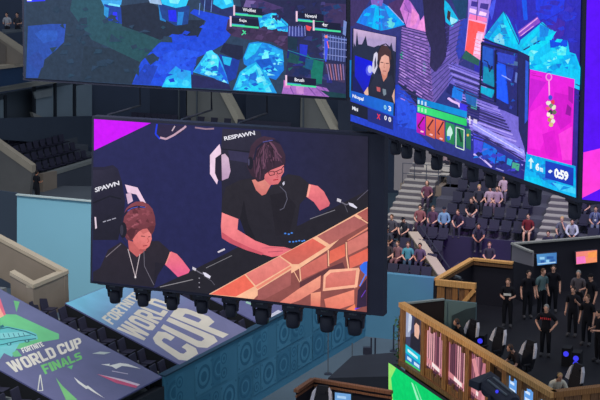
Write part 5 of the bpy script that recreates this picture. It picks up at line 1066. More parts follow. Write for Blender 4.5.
# glass guard lines and railing of the platform
RL = mat('rail_steel', (84, 90, 104), .4, .1, 6, .4)
def rail(name, label, pts, posts, h, bars=(1.0, .5), glass=False):
    r = thing(name, label, 'railing', pts[0])
    for f in bars: m = MB(); m.tube([p+UP*h*f for p in pts], .018, 6); m.build('bar', RL, r)
    for i in range(posts):
        t = i/(posts-1); p = pts[0]+(pts[-1]-pts[0])*t; m = MB(); m.tube([p, p+UP*h], .02, 6); m.build('post', RL, r)
    return r
k, P0 = seat_point(404.5, 181, 0); k, P1 = seat_point(452, 183, 0); P1.z = P0.z; P1 = far(far_s(P1), (P0-PF).dot(eFar), P0.z)
rail('platform_railing', 'dark railing of the viewing platform beside the pale aisle steps', [P0-eFar*.3, P1-eFar*.3], 5, 1.0)
PLAT = P0.z
m = MB(); a = P0-eFar*.35; s1 = far_s(P1)+.6; tP = (P0-PF).dot(eFar); m.prism([far(far_s(P0)-.1, tP-.35, PLAT-.5), far(s1, tP-.35, PLAT-.5), far(s1, tP+2.2, PLAT-.5), far(far_s(P0)-.1, tP+2.2, PLAT-.5)], UP*.5); struct(m, 'floor_platform', CONCD, loc=a)
m = MB(); p = far(-3.6, tP+2.6, PLAT-1); m.prism([p, p+eV*11, p+eV*11+UP*4, p+UP*4], eFar*.3); struct(m, 'wall_platform', mat('platform_wall', (150, 144, 146), .85, .2, .5), loc=p)
for i in range(4): p = far(-1.2+i*1.5, tP+2.5, PLAT-.3); m = MB(); m.prism([p, p+eV*.5, p+eV*.5+UP*3, p+UP*3], eFar*.1); o = m.build('wall_pilaster', mat('pilaster', (128, 122, 120), .85, .15, .5), None, loc=p); o['kind'] = 'structure'; o.name = 'trim_%d' % (10+i)
# diagonal stair rail across the seats
a, b = onv(458, 172, far(0, 8.0, 0), AV), onv(497, 224, far(0, 4.6, 0), AV)
r = thing('stair_rail', 'thin grey stair rail running down diagonally between the seated spectators', 'railing', b); m = MB(); m.tube([a, b], .028, 6); m.build('bar', GREY, r)
for t in (.1, .5, .9): p = b+(a-b)*t; m = MB(); m.tube([p-UP*.9, p], .022, 5); m.build('post', GREY, r)
# folding chairs on the platform
def chair_proto(first=[None]):
    r = thing('folding_chair', 'chair', 'chair', (0, 0, -60)); base = V((0, 0, -60)); wm = mat('pale_chair', (196, 190, 180), .5, .06, 4)
    def bld(m, n, mt): m.v = [p+base for p in m.v]; m.build(n, mt, r)
    bld(MB().box((0, 0, .45), (.44, .42, .05)), 'seat', wm); bld(MB().box((0, .21, .7), (.44, .04, .32)), 'backrest', wm)
    for x in (-.19, .19):
        for y in (-.17, .2): bld(MB().tube([(x, y, 0), (x, y, .44 if y < 0 else .6)], .016, 6), 'leg', GREY)
    return r
CH = chair_proto(); pc = [(424, 'nearest the aisle steps'), (433, 'in the middle'), (442, 'farthest from the aisle steps')]
for i, (x, w) in enumerate(pc):
    p = far(far_s(onv(x, 180, P0, AV)), tP+.5, PLAT); lab = 'pale chair behind the platform railing, ' + w
    if i == 0: CH.location = p; CH.rotation_euler.z = math.radians(180-200); CH['label'] = lab; CH['group'] = 'pale chairs on the platform'
    else: dup(CH, p, math.radians(180-200), lab, 'pale chairs on the platform')
for x, dt, lab, sh in ((412, 1.2, 'person in grey top standing behind the platform railing near the aisle', (150, 140, 150)), (438, 1.3, 'person in pale top standing behind the platform railing under the screen corner', (176, 150, 156))):
    p = far(far_s(onv(x, 180, P0, AV)), tP+dt, PLAT); person(lab, p, 200, 'stand', sh, (60, 60, 72), 0, 'brown')
# the crowd: (x, y of the hips, pose, shirt, legs, skin, hair, sleeves, extra, label)
CROWD = [
 (427, 196, 'sit', (120, 76, 96), (70, 60, 80), 0, 'brown', 'short', (), 'woman in dull pink top sitting high beside the aisle steps', True),
 (420, 218, 'sit', (150, 96, 100), (80, 60, 76), 0, 'dark', 'short', (), 'person in dusky red patterned top left of the man in the light blue shirt', False),
 (433, 221, 'sit', (96, 70, 92), (70, 60, 80), 0, 'brown', 'short', (), 'person in dark plum top just left of the light blue shirt', False),
 (444, 221, 'sit', (128, 164, 196), (56, 60, 76), 0, 'dark', 'long', (('cap', (40, 44, 60)),), 'man in open light blue shirt and dark cap in the front row', False),
 (459, 226, 'sit_forward', (60, 56, 76), (60, 60, 76), 0, 'brown', 'short', (), 'person in dark top leaning forward right of the light blue shirt', False),
 (472, 219, 'sit_forward', (36, 36, 46), (150, 140, 140), 0, 'brown', 'short', (), 'man in black t-shirt leaning forward beside the diagonal stair rail', False),
 (479, 199, 'sit', (64, 64, 76), (60, 60, 70), 0, 'blond', 'short', (), 'person in dark top sitting above the black t-shirt man', False),
 (490, 203, 'sit', (196, 168, 184), (120, 100, 120), 0, 'brown', 'short', (), 'person in pale pink top, left of the upper row trio', True),
 (497, 200, 'sit', (180, 150, 170), (110, 90, 110), 0, 'dark', 'short', (), 'person in mauve top, in the middle of the upper row trio', False),
 (504, 197, 'sit', (206, 176, 190), (110, 100, 116), 0, 'dark', 'short', (), 'person in pale top with dark hair, right of the upper row trio', False),
 (478, 236, 'sit_forward', (58, 58, 72), (50, 50, 62), 1, 'dark', 'short', (), 'person in dark top below the black t-shirt man at the drape', False),
 (489, 252, 'sit', (62, 60, 70), (60, 58, 66), 0, 'brown', 'short', (), 'person in dark top low down in front of the dark drape', False),
 (528, 229, 'sit', (120, 44, 52), (176, 160, 150), 0, 'dark', 'short', (), 'man in red and black shirt with pale shorts at the foot of the right aisle', False),
 (562, 229, 'sit_chin', (110, 110, 126), (70, 72, 90), 0, 'blond', 'short', (), 'man in grey top resting his chin on his hand right of the aisle', False),
 (572, 231, 'sit_forward', (206, 206, 214), (60, 64, 80), 0, 'dark', 'long', (), 'person in white and dark sleeves leaning forward next to the grey topped man', False),
 (595, 229, 'sit', (96, 104, 140), (110, 116, 136), 0, 'dark', 'short', ('lanyard',), 'man in blue-grey shirt with a white lanyard badge at the right edge', False),
 (584, 216, 'sit', (70, 66, 88), (60, 60, 76), 0, 'brown', 'short', (), 'person in dark top one row above the lanyard man', False),
 (405, 232, 'sit_forward', (58, 62, 70), (40, 42, 52), 0, 'dark', 'short', (('cap', (34, 36, 44)),), 'man in dark cap and dark top sitting at the foot of the left aisle steps', False),
 (391, 231, 'sit', (84, 82, 92), (60, 60, 70), 0, 'brown', 'short', (), 'person in grey top sitting left of the man in the dark cap', False),
 (386, 243, 'sit', (70, 70, 80), (50, 50, 60), 1, 'dark', 'short', (), 'person in dark grey top in the corner row below the grey top', False),
 (397, 262, 'sit', (132, 96, 100), (120, 84, 88), 0, 'brown', 'short', (), 'person in dull red top, left of the pair low in the corner seats', False),
 (407, 261, 'sit', (84, 154, 164), (60, 80, 96), 0, 'brown', 'short', (), 'person in teal t-shirt low in the corner seats', False),
 (387, 258, 'sit', (70, 62, 66), (60, 60, 66), 0, 'brown', 'short', (), 'person in dark top at the bottom edge of the corner seats', False),
 (419, 266, 'sit', (96, 80, 104), (60, 56, 76), 1, 'dark', 'short', (), 'person in muted purple top against the sloping concrete wall', False),
]
taken = []
for (x, y, pose, sh, lg, sk, hr, sl, ex, lab, lh) in CROWD:
    k, P = seat_point(x, y)
    if k < 0: P = P+eFar*.12
    if lab.endswith('dark drape'): P = far(far_s(P), 2.2, 3.0)
    person(lab, P, 202+random.uniform(-14, 10), pose, sh, lg, sk, hr, sl, 'short' if 'shorts' in lab else 'long', ex, None, lh)
    taken.append((k, far_s(P)))
    seat(P+eFar*.12, 202, 'dark stadium seat with a spectator sitting on it', 'occupied seats of the far stand') if not lab.endswith('dark drape') else None
# a head low behind the commentary box
k, P = seat_point(548, 246); P.z -= .1; person('dark haired person whose head shows above the commentary box wall', P, 200, 'sit', (60, 56, 76), (50, 50, 60), 0, 'dark')
taken.append((k, far_s(P)))
a0, a1 = far_s(onv(384, 226, PF, AV)), 0
for k in range(0, 9):
    t, z = frow(k)
    for j in range(30):
        s_ = .9+j*.56; P = far(s_, t+.5, z)
        v = P-CAM; Y = v.y*CP-v.z*SP; W = v.y*SP+v.z*CP; px, py = 300+F_PX*v.x/Y, 200-F_PX*W/Y
        if px > 605 or px < 421 or (529 < px < 575) or py < 121+(px-350)*.34+8: continue
        if k >= 4 and px < 458: continue
        if any(abs(s_-q) < .42 and k == kk for kk, q in taken): continue
        seat(P, 202, 'empty dark stadium seat in the far stand', 'empty seats of the far stand')
for k in range(-4, 0):
    t, z = frow(k)
    for j in range(6):
        s_ = -1.6+j*.52
        if any(abs(s_-q) < .4 and k == kk for kk, q in taken): continue
        seat(far(s_, t+.5, z), 202, 'empty dark stadium seat in the corner left of the sloping concrete wall', 'empty corner seats')
# ================================================================ wooden player booth
FLZ = 4.8
aB = 158.2; eB = az(aB); nB = V((eB.y, -eB.x, 0)); nB = nB if nB.x < 0 else -nB      # outward normal (to the left)
WP = ond(403, 303, 47); ZT = WP.z; ZB = 4.44
def fb(s, z, off=0.0): return V((WP.x, WP.y, 0))+eB*s+UP*z+nB*off
def fs(x, y=330): return (onv(x, y, WP, aB)-WP).dot(eB)
W1 = fs(552, 391)
WOOD = wood('orange_wood', (180, 126, 76), (138, 92, 54)); WOODD = wood('brown_wood', (146, 104, 72), (110, 76, 52)); WOODL = wood('pale_wood', (238, 182, 114), (208, 148, 86))
r = thing('wooden_booth_wall', 'long wooden plank wall of the player booth with lit display panels, above the green screen', 'booth wall', fb(0, ZB))
m = MB(); m.hexa([fb(-.12, ZT-.16, .1), fb(W1+.1, ZT-.16, .1), fb(W1+.1, ZT-.16, -.12), fb(-.12, ZT-.16, -.12)], [fb(-.12, ZT, .1), fb(W1+.1, ZT, .1), fb(W1+.1, ZT, -.12), fb(-.12, ZT, -.12)]); m.build('top_rail', WOODL, r)
m = MB(); m.hexa([fb(-.1, ZB, .1), fb(W1, ZB, .1), fb(W1, ZB, -.06), fb(-.1, ZB, -.06)], [fb(-.1, ZB+.16, .1), fb(W1, ZB+.16, .1), fb(W1, ZB+.16, -.06), fb(-.1, ZB+.16, -.06)]); m.build('bottom_rail', WOODD, r)
m = MB(); m.hexa([fb(0, ZB, -.06), fb(W1, ZB, -.06), fb(W1, ZB, -.12), fb(0, ZB, -.12)], [fb(0, ZT-.1, -.06), fb(W1, ZT-.1, -.06), fb(W1, ZT-.1, -.12), fb(0, ZT-.1, -.12)]); m.build('backing', mat('booth_backing', (40, 30, 26), .9, .2), r)
posts = [fs(403.4), fs(424.6), fs(446.6), fs(469.6), fs(491), fs(507.5), fs(523), fs(540), W1-.1]
for s in posts: m = MB(); m.prism([fb(s-.13, ZB+.02, .07), fb(s+.13, ZB+.02, .07), fb(s+.13, ZT-.12, .07), fb(s-.13, ZT-.12, .07)], -nB*.14); m.build('post', WOOD, r)
# planks above and below the lit panels
R = random.Random(5)
for i in range(1, len(posts)-1):
    a, b = posts[i]+.14, posts[i+1]-.14; n = max(3, int((b-a)/.14)); w = (b-a)/n
    for j in range(n):
        h = R.uniform(.16, .34); m = MB(); m.prism([fb(a+j*w+.008, ZB+.15, .03), fb(a+(j+1)*w-.008, ZB+.15, .03), fb(a+(j+1)*w-.008, ZB+.17+h, .03), fb(a+j*w+.008, ZB+.17+h, .03)], -nB*.05); m.build('plank', WOODD if R.random() < .5 else WOOD, r)
        h = R.uniform(.08, .3); m = MB(); m.prism([fb(a+j*w+.008, ZT-.14-h, .03), fb(a+(j+1)*w-.008, ZT-.14-h, .03), fb(a+(j+1)*w-.008, ZT-.14, .03), fb(a+j*w+.008, ZT-.14, .03)], -nB*.05); m.build('plank', WOODD if R.random() < .5 else WOOD, r)
# lit graphic bays
GP = fb(0, 5, -.03); S = Sheet(GP, nB); S.part('g')
def gq(s, z): return fb(s, z, -.03)
def gpoly(pts, col): S.raw([gq(*p) for p in pts], [tuple(range(len(pts)))], [col]*len(pts))
for bi in (1, 2, 3):
    S.part('g%d' % bi); a, b = posts[bi]+.12, posts[bi+1]-.12; w = b-a
    gpoly([(a, ZB+.15), (b, ZB+.15), (b, ZT-.14), (a, ZT-.14)], (62, 34, 46))
    n = 9
    for j in range(n):
        x0 = a+w*(j+R.uniform(.0, .15))/n; x1 = a+w*(j+R.uniform(.55, .85))/n; c = R.choice(((198, 132, 146), (170, 104, 122), (222, 160, 168), (140, 82, 100), (96, 56, 74)))
        gpoly([(x0, ZB+.2+R.uniform(0, .25)), (x1, ZB+.2+R.uniform(0, .2)), (x1+.01, ZT-.2-R.uniform(0, .15)), (x0, ZT-.2-R.uniform(0, .12))], c)
    gpoly([(a, ZB+.62), (b, ZB+.5), (b, ZB+.66), (a, ZB+.8)], (206, 132, 140)); gpoly([(a+w*.3, ZB+.6), (a+w*.72, ZB+.54), (a+w*.72, ZB+.66), (a+w*.3, ZB+.74)], (244, 226, 224)); gpoly([(a, ZB+.38), (b, ZB+.3), (b, ZB+.44), (a, ZB+.52)], (70, 40, 56))
    if bi == 3: gpoly([(a, ZT-.5), (a+w*.2, ZT-.4), (b-w*.1, ZB+.5), (b-w*.3, ZB+.4)], (214, 140, 148)); gpoly([(a+w*.4, ZB+.5), (a+w*.6, ZB+.5), (a+w*.9, ZT-.3), (a+w*.7, ZT-.3)], (190, 116, 130))
    S.build('graphic_panel', r, LED, 'g%d' % bi)
for bi in (5, 6, 7):
    a, b = posts[bi]+.12, posts[bi+1]-.12; S.part('b%d' % bi); gpoly([(a, ZB+.15), (b, ZB+.15), (b, ZT-.3), (a, ZT-.3)], (96, 156, 226)); w = b-a
    for j in range(4): gpoly([(a+w*.1, ZT-.52-j*.2), (a+w*(.5+.1*(j % 3)), ZT-.52-j*.2), (a+w*(.5+.1*(j % 3)), ZT-.44-j*.2), (a+w*.1, ZT-.44-j*.2)], (206, 226, 250))
    S.build('blue_display', r, LED, 'b%d' % bi)
# built in portrait display
S.part('d'); a, b = posts[0]+.13, posts[1]-.13
dz0, dz1 = ZB+.12, ZT-.2; w, h = b-a, dz1-dz0
def dq(pts, c): gpoly([(a+w*x, dz0+h*y) for x, y in pts], c)
dq([(0, 0), (1, 0), (1, 1), (0, 1)], (50, 56, 92)); dq([(0, .35), (1, .35), (1, 1), (0, 1)], (60, 62, 92)); dq([(0, .5), (.25, .55), (.3, 1), (0, 1)], (150, 160, 190)); dq([(.12, .6), (.3, .7), (.34, .95), (.16, 1)], (200, 206, 222)); dq([(.25, .36), (.95, .36), (1, .62), (.85, .7), (.45, .68), (.3, .6)], (34, 32, 46)); dq([(.5, .62), (.72, .6), (.78, .75), (.74, .9), (.6, .93), (.48, .84)], (226, 176, 156)); dq([(.44, .8), (.5, .95), (.66, 1), (.82, .93), (.84, .76), (.76, .86), (.58, .88), (.5, .82)], (52, 40, 44))
dq([(0, .2), (1, .16), (1, .32), (0, .36)], (20, 190, 214)); dq([(.12, .25), (.7, .22), (.7, .27), (.12, .3)], (214, 246, 250)); dq([(0, 0), (1, 0), (1, .16), (0, .2)], (30, 120, 190)); dq([(.1, .1), (.35, .09), (.35, .15), (.1, .16)], (200, 226, 244)); dq([(.5, .08), (.8, .07), (.8, .13), (.5, .14)], (200, 226, 244)); dq([(0, 0), (1, 0), (1, .05), (0, .06)], (60, 200, 110))
S.build('portrait_display', r, LED, 'd')
# green lit fascia below
r = thing('green_screen', 'bright green lit panel with a pale diagonal stripe below the wooden booth wall', 'screen', fb(-.3, 3.2, .35))
GS = fb(0, 3, .36); S = Sheet(GS, nB)
m = MB(); m.prism([fb(-.3, 2.2, .34), fb(W1-3, 2.2, .34), fb(W1-3, ZB-.03, .34), fb(-.3, ZB-.03, .34)], -nB*.2); m.build('cabinet', CAB, r); S.part('picture')
S.poly([(388.5, 362.6), (444, 401), (444, 470), (388.5, 450)], (0, 214, 112), (0, 186, 92), (0, 1)); S.poly([(388.5, 362.6), (396, 368), (391, 378), (393, 400), (388.5, 420)], (150, 226, 110)); S.poly([(411, 382), (413, 383.4), (420, 402), (417.6, 402)], (150, 240, 190)); S.poly([(415, 384), (416, 385), (423.6, 404), (422, 404)], (120, 232, 170)); S.build('picture', r, LED)
# booth deck
Bc = fb(W1, 0) ; eP = az(aB-90+180) if False else -nB
eP = -nB
m = MB(); m.prism([fb(-.05, .0, -.14), fb(W1+2, 0, -.14), fb(W1+2, ZB+.2, -.14), fb(-.05, ZB+.2, -.14)], -nB*.15); struct(m, 'wall_stage', mat('stage_black', (24, 25, 32), .8, .2), loc=fb(0, 0, -.14))
# near cross wall at the bottom right
BR = fb(W1, ZT); eC = az(72)
r = thing('wooden_booth_wall', 'short wooden plank wall running right from the near corner of the player booth', 'booth wall', V((BR.x, BR.y, FLZ)))
m = MB(); m.hexa([BR-UP*.16-eB*.1, BR-UP*.16+eC*5-eB*.1, BR-UP*.16+eC*5+eB*.12, BR-UP*.16+eB*.12], [BR-eB*.1, BR+eC*5-eB*.1, BR+eC*5+eB*.12, BR+eB*.12]); m.build('top_rail', WOOD, r)
for j in range(18): a = BR+eC*(.1+j*.26); a = V((a.x, a.y, FLZ)); m = MB(); m.prism([a-eB*.04, a+eC*.24-eB*.04, a+eC*.24+eB*.06, a+eB*.06], UP*(ZT-.15-FLZ)); m.build('plank', WOODD if j % 3 else WOOD, r)
# inner partition: black return wall, grey-green board and long desk
BK = mat('booth_black', (36, 35, 46), .8, .2, 1); BKR = mat('booth_brown_black', (46, 36, 36), .8, .2, 1)
PL = fb(-.02, ZT-.06, -.1); eR = az(69)
Pm = onv(444.5, 301, PL, 69)
r = thing('booth_return_wall', 'dark return wall with a pale top edge behind the left end of the wooden booth wall', 'wall', V((PL.x, PL.y, FLZ)))
m = MB(); m.prism([V((PL.x, PL.y, FLZ)), V((Pm.x, Pm.y, FLZ)), V((Pm.x, Pm.y, PL.z)), PL], az(339)*.08); m.build('panel', BKR, r)
m = MB(); m.bar(PL+UP*.02+az(339)*.04, V((Pm.x, Pm.y, PL.z+.02))+az(339)*.04, .14, .05); m.build('cap', mat('cap_grey', (140, 150, 150), .6, .1), r)
TB = mat('grey_green_board', (98, 122, 126), .7, .1, 2); Pt = onv(476, 306, V((Pm.x, Pm.y, 0)), 112)
r = thing('partition_board', 'grey-green partition board behind the seated player at the left end of the booth', 'partition', V((Pm.x, Pm.y, FLZ)))
m = MB(); zt = PL.z+.0; m.prism([V((Pm.x, Pm.y, FLZ)), V((Pt.x, Pt.y, FLZ)), V((Pt.x, Pt.y, zt)), V((Pm.x, Pm.y, zt))], az(22)*.1); m.build('board', TB, r)
m = MB(); o_ = az(202)*.01; q = lambda s, z: V((Pm.x, Pm.y, 0))+(V((Pt.x-Pm.x, Pt.y-Pm.y, 0)))*s+UP*z+o_
m.prism([q(.25, FLZ), q(1, FLZ), q(1, zt-.12), q(.7, zt-.22), q(.25, zt-.5)], az(202)*.02); m.build('dark_cloth', mat('dark_teal_cloth', (54, 68, 74), .9, .15), r)
m = MB(); m.prism([q(.04, FLZ), q(.1, FLZ), q(.1, zt-.05), q(.04, zt-.05)], az(202)*.03); m.build('edge_post', TB, r)
# back short plank wall with brace
k0, k1 = ond(437.5, 281, 50.2), ond(437.5, 281, 50.2); FWL = onv(476, 287, k0, 112)
r = thing('wooden_booth_wall', 'low wooden plank wall with a diagonal brace at the back left of the player booth', 'booth wall', V((k0.x, k0.y, FLZ)))
def kb(s, z, off=0): return V((k0.x, k0.y, 0))+(V((FWL.x-k0.x, FWL.y-k0.y, 0)))*s+UP*z+az(202)*off
zk = k0.z
m = MB(); m.hexa([kb(-.04, zk-.14, .1), kb(1, zk-.14, .1), kb(1, zk-.14, -.06), kb(-.04, zk-.14, -.06)], [kb(-.04, zk+.06, .1), kb(1, zk+.06, .1), kb(1, zk+.06, -.06), kb(-.04, zk+.06, -.06)]); m.build('top_rail', WOODL, r)
for i, (a, b) in enumerate(((0, .2), (.23, .38), (.4, .54), (.57, .7), (.72, .84), (.86, 1))): m = MB(); m.prism([kb(a, FLZ, .02 if i % 2 else .05), kb(b, FLZ, .02 if i % 2 else .05), kb(b, zk-.12, .02 if i % 2 else .05), kb(a, zk-.12, .02 if i % 2 else .05)], az(22)*.06); m.build('plank', WOOD if i % 2 == 0 else WOODD, r)
m = MB(); m.bar(kb(.5, zk-1.0, .1), kb(.98, zk-.16, .1), .06, .14); m.build('brace', WOODL, r)
# rim rails of the back walls and the dark walls under them
RG = onv(472, 259, k0, 28); RG = ond(472, 259, 53.0); RR = onv(513, 263, RG, 112)
for nm, lab, a, b in (('booth_back_wall', 'dark booth wall with a wooden rim rising from the low plank wall to the back corner', kb(-.02, zk+.05), RG), ('booth_back_wall', 'dark booth wall with a thin wooden rim running right from the back corner', RG, RR)):
    r = thing(nm, lab, 'booth wall', V((a.x, a.y, FLZ))); d = V((b.x-a.x, b.y-a.y, 0)).normalized(); sd = V((d.y, -d.x, 0))
    m = MB(); m.prism([V((a.x, a.y, 1.0)), V((b.x, b.y, 1.0)), b-UP*.06, a-UP*.06], -sd*.12 if sd.y > 0 else sd*-.12); m.build('panel', BK, r)
    m = MB(); m.bar(a, b, .2, .08); m.build('rim', WOODL, r)
    if a.z != b.z or True: m = MB(); m.bar(a-UP*.14+sd*(.03 if sd.y < 0 else -.03), b-UP*.14+sd*(.03 if sd.y < 0 else -.03), .08, .1); m.build('inner_batten', WOODD, r)
# ================================================================ commentary box with two televisions
XB = ond(512, 244.5, 54); XL = onv(532.5, 253, XB, AB); XR = onv(640, 237.5, XB, 72)
r = thing('commentary_box', 'dark commentary box with a pale grey side wall below the far stand at right', 'booth', V((XB.x, XB.y, FLZ)))
XR.z = XB.z; XL.z = XB.z
m = MB(); m.prism([V((XB.x, XB.y, FLZ)), V((XL.x, XL.y, FLZ)), XL-UP*.5, XB-UP*.62], V((.06, 0, 0))); m.build('side_wall', BK, r); m = MB(); m.prism([XB-UP*.62, XL-UP*.5, XL, XB], V((.06, 0, 0))); m.build('side_band', mat('box_side', (128, 124, 132), .8, .15, .8), r)
m = MB(); m.prism([V((XB.x, XB.y, 3)), V((XR.x, XR.y, 3)), XR, XB], az(342)*.08); m.build('back_wall', BK, r)
m = MB(); m.bar(XB+UP*.03, XR+UP*.03, .16, .06); m.build('top_rim', mat('box_rim', (150, 150, 146), .6, .1), r); m = MB(); m.bar(XB+UP*.03, XL+UP*.03, .12, .06); m.build('side_rim', mat('box_rim', (150, 150, 146), .6, .1), r)
for i, (pts, lab, cols) in enumerate((([(536.6, 254.4), (556.6, 252.6), (556.6, 263.4), (537.4, 265.6)], 'wall television showing a blue picture in the commentary box', ((84, 150, 206), (110, 176, 226), (60, 110, 176))), ([(576, 252), (597, 250), (597, 262), (576.4, 264.4)], 'wall television showing a pink and orange picture in the commentary box', ((240, 130, 130), (240, 110, 170), (246, 150, 96))))):
    TP = XB+az(162)*.22; n = az(162); S = Sheet(TP, n); w = [S.at(*p) for p in pts]
    t = thing('television', lab, 'television', (w[0]+w[2])/2); c = (w[0]+w[1]+w[2]+w[3])/4
    m = MB(); m.prism([c+(p-c)*1.06-n*.01 for p in w], -n*.1); m.build('casing', CAB, t); m = MB(); m.tube([c-n*.1, c-n*.2], .06, 8); m.build('wall_bracket', GREY, t)
    S.part('picture'); S.poly(pts, cols[0], cols[2], (1, 1)); x0, y0 = pts[0]
    if i == 0:
        for dx, dy, ww in ((3, 2.6, 5), (10, 2, 7), (4, 6, 4), (9.6, 5.4, 3), (14, 5, 4)): S.poly([(x0+dx, y0+dy), (x0+dx+ww, y0+dy-.1), (x0+dx+ww, y0+dy+2.4), (x0+dx, y0+dy+2.5)], (150, 204, 240) if dx % 2 else (44, 90, 160))
        S.line([(x0+1, y0+9.6), (x0+19, y0+7.8)], 1.2, (170, 210, 240))
    else: S.poly([(x0+.4, y0+5), (x0+9, y0+4), (x0+10, y0+11), (x0+.6, y0+12)], (244, 120, 196)); S.poly([(x0+12, y0+.4), (x0+20.6, y0-1), (x0+20.6, y0+5), (x0+12, y0+6)], (250, 156, 84))
    S.build('picture', t, LED)
# ================================================================ gaming chairs, desks, computers, players
WHT = mat('chair_white', (214, 210, 220), .5, .05, 4); CHB = mat('chair_black', (28, 28, 36), .55, .15, 6)
def gaming_chair():
    r = thing('gaming_chair', 'chair', 'chair', (0, 0, -70)); base = V((0, 0, -70))
    def bld(m, n, mt, par=None, sm=False): m.v = [p+base for p in m.v]; return m.build(n, mt, par or r, sm)
    bld(MB().hexa([(-.25, -.27, .4), (.25, -.27, .4), (.23, .24, .4), (-.23, .24, .4)], [(-.26, -.28, .5), (.26, -.28, .5), (.24, .24, .48), (-.24, .24, .48)]), 'seat', CHB)
    b = bld(MB().hexa([(-.23, .2, .46), (.23, .2, .46), (.23, .3, .46), (-.23, .3, .46)], [(-.27, .3, .95), (.27, .3, .95), (.27, .4, .95), (-.27, .4, .95)]).hexa([(-.2, .31, .95), (.2, .31, .95), (.2, .41, .95), (-.2, .41, .95)], [(-.17, .38, 1.3), (.17, .38, 1.3), (.16, .46, 1.3), (-.16, .46, 1.3)]), 'backrest', CHB)
    for s in (-1, 1): bld(MB().hexa([(s*.25, .25, .78), (s*.35, .2, .84), (s*.35, .3, .84), (s*.25, .38, .78)], [(s*.19, .34, 1.26), (s*.3, .3, 1.12), (s*.3, .38, 1.12), (s*.19, .45, 1.26)]), 'side_wing', WHT, b)
    bld(MB().box((0, .34, 1.12), (.22, .05, .09), 0, 0, -.2), 'neck_pillow', CHB, b)
    for s in (-1, 1): m = MB(); m.box((s*.3, -.02, .66), (.07, .26, .04)); m.box((s*.3, .0, .54), (.04, .05, .24)); bld(m, 'armrest', CHB)
    m = MB(); m.tube([(0, 0, .1), (0, 0, .4)], .035, 8); bld(m, 'gas_lift', GREY)
    m = MB()
    for i in range(5): c, s_ = math.cos(i*1.2566), math.sin(i*1.2566); m.hexa([(c*.03-s_*.03, s_*.03+c*.03, .06), (c*.03+s_*.03, s_*.03-c*.03, .06), (c*.3+s_*.02, s_*.3-c*.02, .05), (c*.3-s_*.02, s_*.3+c*.02, .05)], [(c*.03-s_*.03, s_*.03+c*.03, .11), (c*.03+s_*.03, s_*.03-c*.03, .11), (c*.3+s_*.02, s_*.3-c*.02, .08), (c*.3-s_*.02, s_*.3+c*.02, .08)]); m.ball((c*.3, s_*.3, .03), .03, 6, 4)
    bld(m, 'base', CHB); return r
GC = gaming_chair(); gfirst = [True]
def gchair(P, face, label, grp='gaming chairs in the player booth'):
    if gfirst[0]: gfirst[0] = False; GC.location = P; GC.rotation_euler.z = math.radians(180-face); GC['label'] = label; GC['group'] = grp; return GC
    return dup(GC, P, math.radians(180-face), label, grp)
FACE = 250
def at_floor(x, y, z): P = onh(x, y, z); return V((P.x, P.y, FLZ))
chs = [(470, 327, 'white winged black gaming chair behind the player beside the grey-green board', 5.9), (497, 334.5, 'empty white winged black gaming chair, second from the left in the booth', 5.9), (527, 348, 'white winged black gaming chair behind the player with lit bare arms', 5.9), (574, 372, 'white winged black gaming chair behind the player in the pale hoodie', 5.9)]
for x, y, lab, z in chs: gchair(at_floor(x, y, z)+nB*.2, 238, lab)
pls = [(461.5, 322, (30, 32, 38), 'brown', 'short', 'player in black with headset seated in front of the grey-green board', 'desk', 0), (519.5, 346, (44, 40, 46), 'brown', 'short', 'player with bare arms and headset seated in the middle of the booth', 'desk_bent', 0), (556, 372, (236, 228, 210), 'blond', 'long', 'blond player in pale hoodie bent forward at the near corner of the booth', 'desk_bent', 0)]
for x, y, sh, hr, sl, lab, ps, sk in pls:
    P = at_floor(x, y, 6.0); person(lab, P, FACE if 'hoodie' not in lab else 170, ps, sh, (40, 42, 52), sk, hr, sl, 'long', ('headset',))
# desks with monitors and computers along the wall
dk0 = .35
for i, (s0, s1, lab) in enumerate(((.5, 2.1, 'black desk with monitor in front of the player in black'), (2.2, 3.6, 'black desk with monitor in front of the empty gaming chair'), (3.7, 5.6, 'black desk with monitor in front of the player with bare arms'), (6.2, 8.0, 'black desk with monitor at the near corner of the booth'))):
    r = thing('gaming_desk', lab, 'desk', fb(s0, FLZ, -.5)); m = MB(); m.prism([fb(s0, FLZ+.7, -.25), fb(s1, FLZ+.7, -.25), fb(s1, FLZ+.7, -.95), fb(s0, FLZ+.7, -.95)], UP*.05); m.build('desk_top', CHB, r)
    m = MB(); m.prism([fb(s0, FLZ, -.26), fb(s1, FLZ, -.26), fb(s1, FLZ+.7, -.26), fb(s0, FLZ+.7, -.26)], -nB*.03); m.build('front_panel', CHB, r)
    for s in (s0+.03, s1-.03): m = MB(); m.box(fb(s, FLZ+.35, -.6), (.05, .5, .7), math.radians(-72)); m.build('leg', CHB, r)
    sm_ = (s0+s1)/2; t = thing('monitor', 'monitor on the '+lab.replace(' with monitor', ''), 'monitor', fb(sm_, FLZ+.75, -.45))
    m = MB(); m.prism([fb(sm_-.3, FLZ+.85, -.42), fb(sm_+.3, FLZ+.85, -.42), fb(sm_+.3, FLZ+1.2, -.42), fb(sm_-.3, FLZ+1.2, -.42)], -nB*.04); m.build('panel', CHB, t); m = MB(); m.box(fb(sm_, FLZ+.82, -.41), (.05, .05, .16)); m.box(fb(sm_, FLZ+.757, -.44), (.22, .18, .015), math.radians(-68)); m.build('stand', CHB, t)
BLU = glow('blue_fan_light', (60, 60, 240), 1.0)
